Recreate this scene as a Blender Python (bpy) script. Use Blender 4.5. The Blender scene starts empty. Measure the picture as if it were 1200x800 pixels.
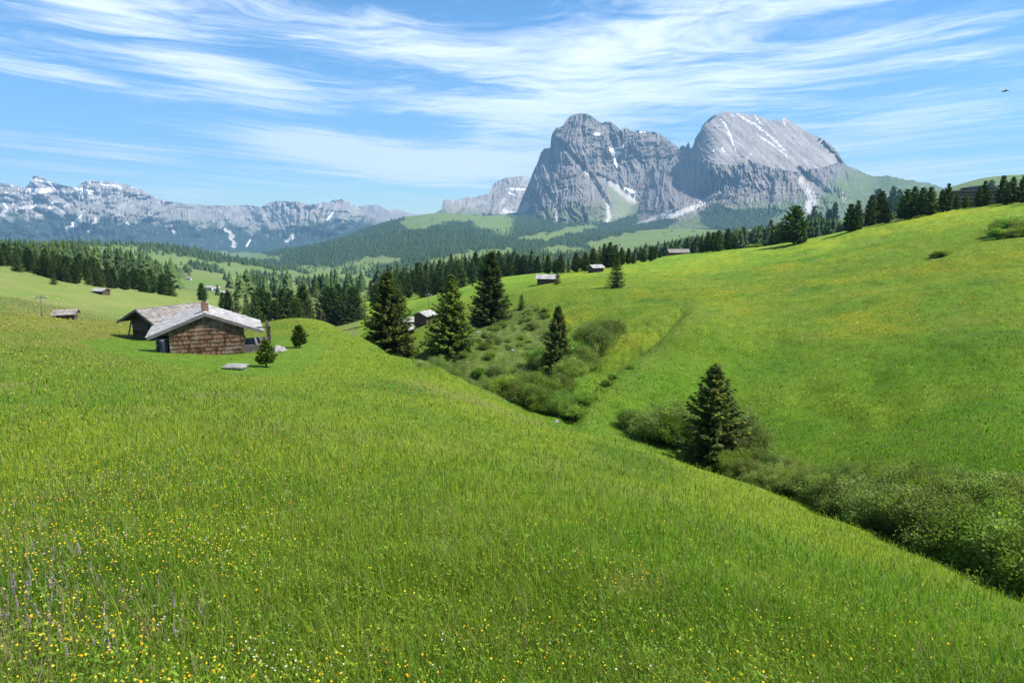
import bpy, math, numpy as np
from mathutils import Vector, Matrix
rng = np.random.default_rng(7)
sc = bpy.context.scene
COL = sc.collection
R = math.radians

# ------------------------------------------------------------------ camera
F = 800.0                       # focal length in photo pixels (1200 wide)
PITCH = math.atan(145 / F)      # the photograph's horizon lies at y = 255
CP, SP = math.cos(PITCH), math.sin(PITCH)
cam = bpy.data.cameras.new('camera'); cam.lens = 24; cam.sensor_width = 36
cam.clip_start = 0.1; cam.clip_end = 80000
cam_o = bpy.data.objects.new('camera', cam); COL.objects.link(cam_o)
cam_o.location = (0, 0, 0); cam_o.rotation_euler = (math.pi / 2 - PITCH, 0, 0)
sc.camera = cam_o

def ray(px, py):
    px = np.asarray(px, float); py = np.asarray(py, float)
    dx = (px - 600) / F; dy = (400 - py) / F
    return dx, CP + dy * SP, -SP + dy * CP
def azt(px, py):
    x, y, z = ray(px, py); h = np.hypot(x, y)
    return np.arctan2(x, y), z / h
def project(P):
    P = np.asarray(P, float)
    d = P[..., 1] * CP - P[..., 2] * SP
    u = P[..., 1] * SP + P[..., 2] * CP
    d = np.where(d < 1e-3, 1e-3, d)
    return 600 + F * P[..., 0] / d, 400 - F * u / d, d

# ------------------------------------------------------------------ noise
_perm = np.random.default_rng(3).permutation(4096)
_ga = np.random.default_rng(4).uniform(0, 2 * np.pi, 4096)
_gx, _gy = np.cos(_ga), np.sin(_ga)
def pn(x, y, s=0):
    x = np.asarray(x, float) + s * 17.31; y = np.asarray(y, float) + s * 9.77
    xi = np.floor(x).astype(np.int64); yi = np.floor(y).astype(np.int64)
    xf = x - xi; yf = y - yi
    u = xf * xf * xf * (xf * (xf * 6 - 15) + 10); v = yf * yf * yf * (yf * (yf * 6 - 15) + 10)
    def g(ix, iy, fx, fy):
        h = _perm[(_perm[ix & 4095] + iy) & 4095]
        return _gx[h] * fx + _gy[h] * fy
    a = g(xi, yi, xf, yf); b = g(xi + 1, yi, xf - 1, yf)
    c = g(xi, yi + 1, xf, yf - 1); d = g(xi + 1, yi + 1, xf - 1, yf - 1)
    return 1.5 * ((a + (b - a) * u) * (1 - v) + (c + (d - c) * u) * v)
def fbm(x, y, o=4, s=0, g=0.5):
    t = 0; a = 1; n = 0
    for k in range(o):
        t = t + a * pn(x * 2 ** k, y * 2 ** k, s + k); n += a; a *= g
    return t / n
def ridged(x, y, o=4, s=0, g=0.5):
    t = 0; a = 1; n = 0
    for k in range(o):
        t = t + a * (1 - 2 * np.abs(pn(x * 2 ** k, y * 2 ** k, s + k))); n += a; a *= g
    return t / n
def sstep(a, b, x):
    t = np.clip((x - a) / (b - a), 0, 1); return t * t * (3 - 2 * t)
def lerp(a, b, t): return a + (b - a) * t
def C3(*c): return np.array(c, float)

class TPS:
    def __init__(s, P, v, lam=1e-4):
        P = np.asarray(P, float); v = np.asarray(v, float); n = len(P); s.P = P
        K = s.k(np.linalg.norm(P[:, None] - P[None], axis=2)) + lam * np.eye(n)
        A = np.zeros((n + 3, n + 3)); A[:n, :n] = K; A[:n, n] = 1; A[:n, n + 1:] = P
        A[n, :n] = 1; A[n + 1:, :n] = P.T
        s.w = np.linalg.solve(A, np.r_[v, 0, 0, 0])
    @staticmethod
    def k(d): return np.where(d > 1e-9, d * d * np.log(np.maximum(d, 1e-9)), 0)
    def __call__(s, X, Y):
        sh = np.shape(X); x = np.ravel(X); y = np.ravel(Y); n = len(s.P)
        out = s.w[n] + s.w[n + 1] * x + s.w[n + 2] * y
        for i in range(n):
            d2 = (x - s.P[i, 0]) ** 2 + (y - s.P[i, 1]) ** 2
            out += s.w[i] * 0.5 * d2 * np.log(np.maximum(d2, 1e-18))
        return out.reshape(sh)

# ------------------------------------------------------------------ mesh helpers
def mesh_np(name, V, faces, mat, parent=None, col=None, smooth=False, link=True):
    """faces: list of int arrays (M,k); col: (N,3) per-vertex albedo"""
    me = bpy.data.meshes.new(name); V = np.ascontiguousarray(V, np.float32)
    me.vertices.add(len(V)); me.vertices.foreach_set('co', V.ravel())
    faces = [np.asarray(f, np.int32) for f in faces if len(f)]
    li = np.concatenate([f.ravel() for f in faces])
    tot = np.concatenate([np.full(len(f), f.shape[1], np.int32) for f in faces])
    st = np.r_[0, np.cumsum(tot)[:-1]].astype(np.int32)
    me.loops.add(len(li)); me.loops.foreach_set('vertex_index', li)
    me.polygons.add(len(tot)); me.polygons.foreach_set('loop_start', st); me.polygons.foreach_set('loop_total', tot)
    if col is not None:
        a = me.color_attributes.new('Col', 'FLOAT_COLOR', 'POINT')
        c = np.ones((len(V), 4), np.float32); c[:, :3] = col; a.data.foreach_set('color', c.ravel())
    me.update(calc_edges=True)
    if smooth: me.polygons.foreach_set('use_smooth', np.ones(len(tot), bool))
    me.materials.append(mat)
    o = bpy.data.objects.new(name, me)
    if link: COL.objects.link(o)
    if parent: o.parent = parent
    return o
def grid_faces(n, m):
    i = np.arange(n - 1)[:, None] * m + np.arange(m - 1)[None]
    return np.stack([i, i + m, i + m + 1, i + 1], -1).reshape(-1, 4)

class MB:
    """collects boxes, prisms and tubes into one mesh"""
    def __init__(s): s.v = []; s.f = []
    def add(s, vs, fs):
        b = len(s.v); s.v += [tuple(x) for x in vs]; s.f += [tuple(b + i for i in f) for f in fs]
    def box(s, lo, hi, M=None, jit=0):
        vs = [Vector((x, y, z)) for z in (lo[2], hi[2]) for y in (lo[1], hi[1]) for x in (lo[0], hi[0])]
        if jit: vs = [v + Vector(rng.uniform(-jit, jit, 3)) for v in vs]
        if M: vs = [M @ v for v in vs]
        s.add(vs, [(0, 2, 3, 1), (4, 5, 7, 6), (0, 1, 5, 4), (2, 6, 7, 3), (0, 4, 6, 2), (1, 3, 7, 5)])
    def prism(s, poly, y0, y1, M=None):       # poly in xz, extruded along y
        n = len(poly); vs = [Vector((x, y, z)) for y in (y0, y1) for x, z in poly]
        if M: vs = [M @ v for v in vs]
        s.add(vs, [tuple(range(n)), tuple(range(2 * n - 1, n - 1, -1))] + [(i, i + n, (i + 1) % n + n, (i + 1) % n) for i in range(n)])
    def tube(s, pts, rad, n=8):
        pts = [Vector([float(q) for q in p]) for p in pts]; rad = rad if hasattr(rad, '__len__') else [rad] * len(pts)
        vs = []
        for i, p in enumerate(pts):
            d = (pts[min(i + 1, len(pts) - 1)] - pts[max(i - 1, 0)]).normalized()
            a = d.orthogonal().normalized() if i == 0 else (a - d * a.dot(d)).normalized()
            b = d.cross(a)
            vs += [p + float(rad[i]) * (a * math.cos(2 * math.pi * k / n) + b * math.sin(2 * math.pi * k / n)) for k in range(n)]
        fs = [(i * n + k, i * n + (k + 1) % n, (i + 1) * n + (k + 1) % n, (i + 1) * n + k) for i in range(len(pts) - 1) for k in range(n)]
        fs += [tuple(range(n - 1, -1, -1)), tuple((len(pts) - 1) * n + k for k in range(n))]
        s.add(vs, fs)
    def build(s, name, mat, parent=None, smooth=False):
        me = bpy.data.meshes.new(name); me.from_pydata(s.v, [], s.f); me.materials.append(mat)
        if smooth: me.polygons.foreach_set('use_smooth', np.ones(len(me.polygons), bool))
        o = bpy.data.objects.new(name, me); COL.objects.link(o)
        if parent: o.parent = parent
        return o
def empty(name, loc, rz=0):
    o = bpy.data.objects.new(name, None); o.empty_display_size = 0.3; COL.objects.link(o)
    o.location = loc; o.rotation_euler = (0, 0, rz); return o
def tag(o, label=None, cat=None, group=None, kind=None):
    if label: o['label'] = label
    if cat: o['category'] = cat
    if group: o['group'] = group
    if kind: o['kind'] = kind
    return o
def copy_tree(o, parent=None):
    c = o.copy(); COL.objects.link(c)
    if parent: c.parent = parent
    for ch in o.children: copy_tree(ch, c)
    return c
_o1 = 'zeroth first second third fourth fifth sixth seventh eighth ninth tenth eleventh twelfth thirteenth fourteenth fifteenth sixteenth seventeenth eighteenth nineteenth'.split()
_t1 = {2: 'twent', 3: 'thirt', 4: 'fort', 5: 'fift', 6: 'sixt', 7: 'sevent', 8: 'eight', 9: 'ninet'}
def ordw(n):
    if n < 20: return _o1[n]
    if n % 10 == 0: return _t1[n // 10] + 'ieth'
    return _t1[n // 10] + 'y-' + _o1[n % 10]

# ------------------------------------------------------------------ materials
def new_mat(name):
    m = bpy.data.materials.new(name); m.use_nodes = True; nt = m.node_tree
    return m, nt, nt.nodes, nt.links, nt.nodes['Principled BSDF']
def N(nodes, t, **kw):
    n = nodes.new(t)
    for k, v in kw.items():
        if k in n.inputs: n.inputs[k].default_value = v
        else: setattr(n, k, v)
    return n
def attr_leaf_mat(name, transl=0.45, rough=0.6, spec=0.3, tree=False, tcol=(1.15, 1.25, 0.6)):
    """foliage: the albedo attribute, half of it passing light through"""
    m, nt, ns, L, b = new_mat(name)
    a = N(ns, 'ShaderNodeAttribute', attribute_name='Col')
    src = a.outputs['Color']
    if tree:
        oi = N(ns, 'ShaderNodeObjectInfo'); hs = N(ns, 'ShaderNodeHueSaturation')
        mr = N(ns, 'ShaderNodeMapRange'); mr.inputs['To Min'].default_value = 0.7; mr.inputs['To Max'].default_value = 1.35
        mh = N(ns, 'ShaderNodeMapRange'); mh.inputs['To Min'].default_value = 0.48; mh.inputs['To Max'].default_value = 0.52
        L.new(oi.outputs['Random'], mr.inputs['Value'])
        mul = N(ns, 'ShaderNodeMath', operation='FRACT'); m2 = N(ns, 'ShaderNodeMath', operation='MULTIPLY'); m2.inputs[1].default_value = 7.13
        L.new(oi.outputs['Random'], m2.inputs[0]); L.new(m2.outputs[0], mul.inputs[0]); L.new(mul.outputs[0], mh.inputs['Value'])
        L.new(mh.outputs[0], hs.inputs['Hue']); L.new(mr.outputs[0], hs.inputs['Value']); L.new(src, hs.inputs['Color']); src = hs.outputs[0]
    L.new(src, b.inputs['Base Color']); b.inputs['Roughness'].default_value = rough; b.inputs['Specular IOR Level'].default_value = spec
    t = N(ns, 'ShaderNodeBsdfTranslucent'); mc = N(ns, 'ShaderNodeMix', data_type='RGBA', blend_type='MULTIPLY'); mc.inputs[0].default_value = 1
    L.new(src, mc.inputs[6]); mc.inputs[7].default_value = (*tcol, 1); L.new(mc.outputs[2], t.inputs['Color'])
    mx = N(ns, 'ShaderNodeMixShader'); mx.inputs[0].default_value = transl
    L.new(b.outputs[0], mx.inputs[1]); L.new(t.outputs[0], mx.inputs[2]); L.new(mx.outputs[0], ns['Material Output'].inputs['Surface'])
    return m
def attr_mat(name, rough=0.9, bump=0, bscale=1.0, var=0.25, vscale=1.0, spec=0.2):
    m, nt, ns, L, b = new_mat(name)
    a = N(ns, 'ShaderNodeAttribute', attribute_name='Col'); tc = N(ns, 'ShaderNodeTexCoord')
    n = N(ns, 'ShaderNodeTexNoise', Scale=vscale, Detail=6.0, Roughness=0.65); L.new(tc.outputs['Object'], n.inputs['Vector'])
    mr = N(ns, 'ShaderNodeMapRange'); mr.inputs['From Min'].default_value = 0.3; mr.inputs['From Max'].default_value = 0.7
    mr.inputs['To Min'].default_value = 1 - var; mr.inputs['To Max'].default_value = 1 + var; L.new(n.outputs['Fac'], mr.inputs['Value'])
    vm = N(ns, 'ShaderNodeVectorMath', operation='SCALE'); L.new(a.outputs['Color'], vm.inputs[0]); L.new(mr.outputs[0], vm.inputs['Scale'])
    L.new(vm.outputs[0], b.inputs['Base Color']); b.inputs['Roughness'].default_value = rough; b.inputs['Specular IOR Level'].default_value = spec
    if bump:
        n2 = N(ns, 'ShaderNodeTexNoise', Scale=bscale, Detail=5.0, Roughness=0.7); L.new(tc.outputs['Object'], n2.inputs['Vector'])
        bp = N(ns, 'ShaderNodeBump', Strength=0.8, Distance=bump); L.new(n2.outputs['Fac'], bp.inputs['Height']); L.new(bp.outputs[0], b.inputs['Normal'])
    return m
def wood_mat(name, ca, cb, cc=None, stretch=(1, 1, 1), scale=3.0, bump=0.01, rough=0.85, island=True):
    """weathered wood or stone: board-to-board variation plus long streaky grain"""
    m, nt, ns, L, b = new_mat(name)
    tc = N(ns, 'ShaderNodeTexCoord'); mp = N(ns, 'ShaderNodeMapping'); mp.inputs['Scale'].default_value = stretch
    L.new(tc.outputs['Object'], mp.inputs[0])
    n = N(ns, 'ShaderNodeTexNoise', Scale=scale, Detail=7.0, Roughness=0.65, Distortion=0.4); L.new(mp.outputs[0], n.inputs['Vector'])
    r1 = N(ns, 'ShaderNodeValToRGB'); e = r1.color_ramp.elements
    e[0].position = 0.3; e[0].color = (*ca, 1); e[1].position = 0.7; e[1].color = (*cb, 1)
    if island:
        g = N(ns, 'ShaderNodeNewGeometry'); ad = N(ns, 'ShaderNodeMath', operation='MULTIPLY_ADD'); ad.inputs[1].default_value = 0.5; 
        sb = N(ns, 'ShaderNodeMath', operation='SUBTRACT'); sb.inputs[1].default_value = 0.25
        L.new(g.outputs['Random Per Island'], ad.inputs[0]); L.new(n.outputs['Fac'], ad.inputs[2]); L.new(ad.outputs[0], sb.inputs[0]); L.new(sb.outputs[0], r1.inputs[0])
    else: L.new(n.outputs['Fac'], r1.inputs[0])
    src = r1.outputs[0]
    if cc:
        n3 = N(ns, 'ShaderNodeTexNoise', Scale=scale * 0.35, Detail=4.0); L.new(tc.outputs['Object'], n3.inputs['Vector'])
        r3 = N(ns, 'ShaderNodeValToRGB'); r3.color_ramp.elements[0].position = 0.48; r3.color_ramp.elements[1].position = 0.66
        L.new(n3.outputs['Fac'], r3.inputs[0]); mx = N(ns, 'ShaderNodeMix', data_type='RGBA'); L.new(r3.outputs[0], mx.inputs[0])
        L.new(src, mx.inputs[6]); mx.inputs[7].default_value = (*cc, 1); src = mx.outputs[2]
    L.new(src, b.inputs['Base Color']); b.inputs['Roughness'].default_value = rough; b.inputs['Specular IOR Level'].default_value = 0.25
    bp = N(ns, 'ShaderNodeBump', Strength=0.7, Distance=bump); L.new(n.outputs['Fac'], bp.inputs['Height']); L.new(bp.outputs[0], b.inputs['Normal'])
    return m

# ------------------------------------------------------------------ light and sky
SUN_AZ, SUN_EL = R(99), R(55)
sd = Vector((math.sin(SUN_AZ) * math.cos(SUN_EL), math.cos(SUN_AZ) * math.cos(SUN_EL), math.sin(SUN_EL)))
sl = bpy.data.lights.new('sun', 'SUN'); sl.energy = 5.0; sl.angle = R(0.53); sl.color = (1.0, 0.95, 0.87)
so = bpy.data.objects.new('sun', sl); COL.objects.link(so); so.rotation_euler = (-sd).to_track_quat('-Z', 'Y').to_euler()

w = bpy.data.worlds.new('World'); sc.world = w; w.use_nodes = True
def build_world():
    nt = w.node_tree; ns = nt.nodes; L = nt.links
    bg = ns['Background']; bg.inputs['Strength'].default_value = 0.115
    sky = N(ns, 'ShaderNodeTexSky', sky_type='NISHITA', sun_disc=False); sky.sun_elevation = SUN_EL; sky.sun_rotation = SUN_AZ
    sky.altitude = 1800; sky.air_density = 1.0; sky.dust_density = 0.25; sky.ozone_density = 2.5
    tc = N(ns, 'ShaderNodeTexCoord'); sp = N(ns, 'ShaderNodeSeparateXYZ'); L.new(tc.outputs['Generated'], sp.inputs[0])
    def M(op, a, b=None, c=None, clamp=False):
        n = N(ns, 'ShaderNodeMath', operation=op, use_clamp=clamp)
        for i, v in enumerate((a, b, c)):
            if v is None: continue
            if isinstance(v, (int, float)): n.inputs[i].default_value = v
            else: L.new(v, n.inputs[i])
        return n.outputs[0]
    X, Y, Z = sp.outputs
    az = M('ARCTAN2', X, Y)                                   # radians right of the view axis
    h = M('SQRT', M('ADD', M('MULTIPLY', X, X), M('MULTIPLY', Y, Y)))
    el = M('ARCTAN2', Z, h)
    zc = M('ADD', M('MAXIMUM', Z, 0.0), 0.07)                 # the cirrus deck, seen in perspective
    U = M('DIVIDE', X, zc); V = M('ADD', M('DIVIDE', Y, zc), M('MULTIPLY', M('MULTIPLY', U, U), 0.22))     # the streaks sag towards the middle and fan up at both sides
    def noise(sx, sy, scale, detail, rough, dist, rot=0.0, off=0.0, warp=None):
        cb = N(ns, 'ShaderNodeCombineXYZ'); L.new(U, cb.inputs[0]); L.new(V, cb.inputs[1]); cb.inputs[2].default_value = off
        v = cb.outputs[0]
        if warp is not None:
            va = N(ns, 'ShaderNodeVectorMath', operation='ADD'); L.new(v, va.inputs[0]); L.new(warp, va.inputs[1]); v = va.outputs[0]
        mp = N(ns, 'ShaderNodeMapping'); mp.inputs['Rotation'].default_value = (0, 0, rot); L.new(v, mp.inputs[0])
        m2 = N(ns, 'ShaderNodeMapping'); m2.inputs['Scale'].default_value = (sx, sy, 1); L.new(mp.outputs[0], m2.inputs[0])
        n = N(ns, 'ShaderNodeTexNoise', Scale=scale, Detail=detail, Roughness=rough, Distortion=dist); L.new(m2.outputs[0], n.inputs['Vector'])
        return n
    wn = noise(0.45, 0.45, 1.0, 4.0, 0.55, 0.0, off=4.0)
    ws = N(ns, 'ShaderNodeVectorMath', operation='SUBTRACT'); L.new(wn.outputs['Color'], ws.inputs[0]); ws.inputs[1].default_value = (.5, .5, .5)
    wk = N(ns, 'ShaderNodeVectorMath', operation='SCALE'); L.new(ws.outputs[0], wk.inputs[0]); wk.inputs['Scale'].default_value = 1.5
    wp = wk.outputs[0]
    streak = noise(0.50, 1.75, 1.1, 12.0, 0.64, 0.35, rot=R(-12), off=1.0, warp=wp).outputs['Fac']
    fine = noise(0.8, 7.0, 1.5, 10.0, 0.72, 0.5, rot=R(-22), off=7.0, warp=wp).outputs['Fac']
    puff = noise(1.6, 3.2, 1.4, 10.0, 0.68, 0.8, rot=R(10), off=17.0, warp=wp).outputs['Fac']
    big = noise(0.35, 0.8, 0.9, 3.0, 0.5, 0.2, off=12.0).outputs['Fac']
    def blob(a0, e0, sa, se, amp, tilt=0.0):
        """a soft bank of cloud at azimuth a0, elevation e0 (degrees)"""
        da = M('SUBTRACT', az, R(a0)); de = M('SUBTRACT', M('SUBTRACT', el, R(e0)), M('MULTIPLY', da, tilt))
        q = M('ADD', M('POWER', M('DIVIDE', M('ABSOLUTE', da), R(sa)), 2.0), M('POWER', M('DIVIDE', M('ABSOLUTE', de), R(se)), 2.0))
        return M('MULTIPLY', M('POWER', 2.718, M('MULTIPLY', q, -1.0)), amp)
    cov = None
    for b in CLOUDS:
        v = blob(*b); cov = v if cov is None else M('ADD', cov, v)
    d = M('ADD', M('MULTIPLY', streak, 1.15), M('MULTIPLY', fine, 0.42)); d = M('ADD', d, M('MULTIPLY', big, 0.25)); d = M('ADD', d, M('MULTIPLY', puff, 0.78))
    d = M('ADD', d, M('MULTIPLY', cov, 0.30))
    mr = N(ns, 'ShaderNodeMapRange', interpolation_type='SMOOTHSTEP'); L.new(d, mr.inputs['Value'])
    mr.inputs['From Min'].default_value = 1.23; mr.inputs['From Max'].default_value = 1.84; mr.inputs['To Max'].default_value = 0.9
    hz = N(ns, 'ShaderNodeMapRange'); L.new(el, hz.inputs['Value']); hz.inputs['From Min'].default_value = R(-2); hz.inputs['From Max'].default_value = R(2.5)
    cm = M('MULTIPLY', mr.outputs[0], hz.outputs[0], clamp=True)
    sat = N(ns, 'ShaderNodeHueSaturation', Saturation=1.22, Value=1.0); L.new(sky.outputs[0], sat.inputs['Color'])
    mx = N(ns, 'ShaderNodeMix', data_type='RGBA'); L.new(cm, mx.inputs[0]); tint = N(ns, 'ShaderNodeMix', data_type='RGBA', blend_type='MULTIPLY'); tint.inputs[0].default_value = 1; tint.inputs[7].default_value = (.67, .83, .90, 1); L.new(sat.outputs[0], tint.inputs[6]); L.new(tint.outputs[2], mx.inputs[6])
    mx.inputs[7].default_value = (7.0, 7.3, 7.6, 1); L.new(mx.outputs[2], bg.inputs['Color'])
# azimuth, elevation, half width, half height (degrees), strength, tilt
CLOUDS = [(-33, 15.0, 8, 1.3, 0.9, -0.22), (-25, 11.5, 8, 2.0, 0.8, -0.25), (-34, 9.6, 7, .7, .7, -.12), (-20, 9.5, 5, 1.6, .6, -.25), (-15, 5.3, 7, 1.2, 2.3, -0.05), (-6, 3.9, 8, 1.2, 2.0, 0.0), (-29, 4.6, 5, .8, .8, 0), (-25, 1.8, 3, .5, .8, 0), (-16, 15, 12, 1.2, .6, -.12), (-4, 13.2, 12, 2.2, 0.8, -.08), (-7, 9.3, 6, .9, .6, -.1),
          (2, 8.5, 8, 2.6, .9, .1), (-2, 6.5, 6, 2.0, .8, 0), (11, 13, 10, 4.0, 0.9, .2), (22, 11.2, 14, 1.0, 0.95, .16), (27, 15.5, 12, 1.4, 0.6, .15), (29, 6.5, 9, 1.2, .9, 0.12), (26, 3.0, 12, 1.8, .9, 0), (4, 4, 6, 3, .4, 0), (-36, 5.5, 5, .6, .45, 0),
          (-33, 7.2, 7, 1.5, -.7, -.1), (-8, 7.0, 8, 1.1, -.6, 0), (28, 9.0, 6, .6, -.4, .15), (-24, 18, 10, 1.2, -.3, 0)]
build_world()

sc.view_settings.view_transform = 'Standard'; sc.view_settings.look = 'None'; sc.view_settings.gamma = 1
sc.view_settings.exposure = 0.86; sc.view_settings.use_curve_mapping = False
sc.render.engine = 'CYCLES'; cy = sc.cycles
cy.use_denoising = True
try: cy.denoiser = 'OPENIMAGEDENOISE'; cy.denoising_input_passes = 'RGB_ALBEDO_NORMAL'; cy.denoising_prefilter = 'NONE'
except Exception: pass
cy.max_bounces = 6; cy.diffuse_bounces = 3; cy.transmission_bounces = 3; cy.volume_bounces = 0; cy.transparent_max_bounces = 6
cy.caustics_reflective = False; cy.caustics_refractive = False

def inpoly(x, y, poly):
    poly = np.asarray(poly, float); c = np.zeros(np.shape(x), bool); j = len(poly) - 1
    for i in range(len(poly)):
        xi, yi = poly[i]; xj, yj = poly[j]
        c ^= ((yi > y) != (yj > y)) & (x < (xj - xi) * (y - yi) / (yj - yi + 1e-12) + xi); j = i
    return c
# ------------------------------------------------------------------ terrain: q(az, ln r), ground tangent t = -H/r + q
EYE = 2.2
# column (photo x): [(photo y, metres)] where the ground is seen there, [(None, metres, height)] where it dips out of sight
TC = {
 0: [(800, 4.6), (640, 8.5), (480, 22), (400, 52), (363, 92), (None, 118, -15), (352, 150), (316, 320), (309, 420), (None, 600, -50), (None, 1300, -95), (288, 2300), (None, 3600, -280), (None, 6000, -330), (None, 11000, -330)],
 100: [(800, 4.5), (640, 8), (480, 22), (410, 48), (376, 98), (None, 125, -17), (367, 155), (334, 320), (320, 440), (None, 620, -56), (302, 1500), (287, 2500), (None, 3700, -300), (None, 6000, -360), (None, 11000, -350)],
 200: [(800, 4.5), (640, 8), (500, 18.5), (440, 38), (417, 55), (395, 82), (378, 110), (None, 145, -24), (None, 200, -29), (349, 290), (342, 420), (334, 800), (316, 1800), (292, 2900), (None, 3800, -330), (None, 6000, -390), (None, 11000, -380)],
 300: [(800, 4.5), (640, 7.8), (520, 16), (450, 36), (425, 49), (400, 67), (386, 86), (378, 102), (None, 130, -21), (None, 200, -33), (356, 430), (345, 900), (330, 1800), (309, 3000), (None, 3900, -360), (304, 6500), (301, 9000), (None, 12000, -420)],
 350: [(None, 6500, -400), (303, 4200), (290, 6000), (None, 9000, -380)],
 400: [(800, 4.5), (650, 7.5), (550, 13), (470, 29), (420, 51), (396, 72), (386, 82), (None, 104, -22.5), (None, 150, -30), (None, 250, -38), (352, 430), (340, 1200), (321, 2600), (304, 3900), (283, 5500), (None, 8000, -330)],
 450: [(430, 50), (410, 66), (None, 84, -20.5), (None, 110, -24), (None, 160, -30), (347, 380), (335, 1000), (316, 2400), (295, 3800), (261, 6000), (None, 9000, -300)],
 500: [(800, 4.5), (650, 7.3), (560, 12.5), (500, 22), (460, 36), (427, 54), (None, 70, -20), (413, 86), (395, 105), (372, 150), (352, 220), (344, 320), (335, 800), (318, 1900), (295, 3200), (272, 4300), (251, 6100), (None, 9000, -250)],
 560: [(457, 48), (None, 60, -19.2), (430, 78), (405, 95), (372, 130), (350, 190), (335, 260), (325, 420), (306, 2000), (290, 3200), (253, 6300), (None, 9000, -200)],
 600: [(800, 4.5), (660, 7), (570, 12.5), (520, 22), (489, 41), (481, 47), (462, 60), (440, 76), (400, 102), (370, 126), (345, 170), (328, 240), (324, 330), (None, 700, -70), (300, 2200), (285, 3600), (268, 5200), (None, 7500, 40), (None, 11000, -100)],
 640: [(660, 7), (520, 24), (499, 41), (494, 45), (478, 54), (448, 68), (415, 88)],
 700: [(800, 4.6), (670, 7), (590, 12), (550, 20), (516, 36), (507, 42), (492, 50), (440, 70), (400, 86), (365, 112), (345, 132), (330, 165), (319, 225), (None, 320, -28), (None, 700, -60), (300, 2500), (274, 5000), (None, 7500, 60), (None, 11000, -100)],
 800: [(800, 4.6), (680, 7), (600, 13), (560, 23), (541, 33), (None, 37.5, -13.7), (517, 45), (450, 58), (400, 74), (360, 104), (330, 152), (310, 215), (298, 290), (None, 400, -28), (None, 800, -50), (285, 2500), (266, 4300), (None, 6500, 20), (None, 11000, -50)],
 900: [(800, 4.8), (690, 8), (610, 17), (573, 29), (None, 33, -12.95), (549, 38), (480, 51), (420, 67), (370, 94), (330, 143), (305, 205), (290, 275), (None, 400, -20), (None, 800, -30), (280, 2500), (270, 3900), (None, 6500, -20)],
 1000: [(800, 5), (720, 8), (650, 16), (616, 24.5), (None, 28, -11.9), (560, 35), (480, 48), (400, 70), (340, 112), (300, 168), (267, 245), (None, 350, -12), (None, 800, -20), (272, 2200), (266, 3800), (None, 6500, -30)],
 1100: [(800, 5), (720, 9.5), (659, 20.5), (None, 23.5, -10.6), (580, 30.5), (545, 34), (480, 45), (400, 64), (330, 108), (280, 168), (249, 230), (None, 330, -6), (None, 800, -5), (246, 2000), (236, 3200), (None, 6500, -30)],
 1150: [(None, 800, -2), (232, 2000), (212.5, 3400), (None, 6500, 0)],
 1200: [(800, 5), (750, 8.5), (703, 17.5), (None, 20.3, -9.5), (590, 27.5), (545, 31.5), (480, 42), (400, 60), (330, 97), (280, 150), (238, 225), (None, 330, -3), (None, 800, 0), (230, 2000), (214, 3300), (None, 6500, 20)],
}
ctl, val = [], []
def addc(az, r, t): ctl.append((az, math.log(r))); val.append(t + EYE / r)
for px, lst in TC.items():
    for e in lst:
        if e[0] is not None:
            a, t = azt(px, e[0]); addc(float(a), e[1], float(t)); q = float(t)
        else:
            a, _ = azt(px, 330 if e[1] > 60 else 500); q = e[2] / e[1]; addc(float(a), e[1], q)
        if px in (0, 1200):                                    # the land carries on past both sides of the frame
            for da in (14, 32, 65): addc(float(a) + R(da) * (1 if px else -1), e[1], q * (1 if da < 60 else .8))
for px in (0, 300, 600, 900, 1200): addc(float(azt(px, 800)[0]), 1.0, -EYE - 0.12); addc(float(azt(px, 800)[0]), 0.4, -EYE / .4 - 0.1)
for px in (0, 200, 400, 600, 800, 1000, 1200): addc(float(azt(px, 250)[0]), 16000, -0.02)
for a in (-180, -140, 140, 180):
    for r, t in ((1, -EYE - .1), (4, -.6), (12, -.28), (50, -.12), (300, -.03), (3000, -.02), (14000, -.02)): addc(R(a), r, t)
tps = TPS(ctl, val, 3e-4)
AZ = np.concatenate([np.linspace(R(-180), R(-60), 40)[:-1], np.linspace(R(-60), R(60), 1120), np.linspace(R(60), R(180), 40)[1:]])
LR = np.linspace(math.log(0.5), math.log(15500), 640)
GA, GL = np.meshgrid(AZ, LR, indexing='ij'); GR = np.exp(GL)
GX, GY = GR * np.sin(GA), GR * np.cos(GA)
GT = tps(GA, GL) - EYE / GR
GT = GT + 0 * GR
_z = GT * GR
for lam, am in ((0.9, .012), (3.1, .02), (9.5, .022), (31, .022), (120, .02), (500, .022), (1900, .022)):   # hummocks of every size, each seen only where it is neither specks nor hills
    win = sstep(lam * 0.9, lam * 2.5, GR) * (1 - sstep(lam * 60, lam * 200, GR))
    _z = _z + am * lam * win * fbm(GX / lam, GY / lam, 2, int(lam * 7))
_px, _py, _d = project(np.stack([GX, GY, _z], -1)); _bk = (GR > 44) & (GR < 130)
_dd = 1e9
def _seg(px, py, ln):
    b = 1e9
    for (x0, y0), (x1, y1) in zip(ln[:-1], ln[1:]):
        t = np.clip(((px - x0) * (x1 - x0) + (py - y0) * (y1 - y0)) / ((x1 - x0) ** 2 + (y1 - y0) ** 2), 0, 1); b = np.minimum(b, np.hypot(px - x0 - t * (x1 - x0), py - y0 - t * (y1 - y0)))
    return b
DITCH = [(676, 492), (700, 462), (728, 440), (762, 414), (790, 386), (808, 364)]
_q = _seg(_px + 3 * pn(_px / 14, _py / 14, 5), _py, DITCH); _rt = _px - np.interp(_py, [364, 386, 414, 440, 462, 492], [808, 790, 762, 728, 700, 676])
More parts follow.
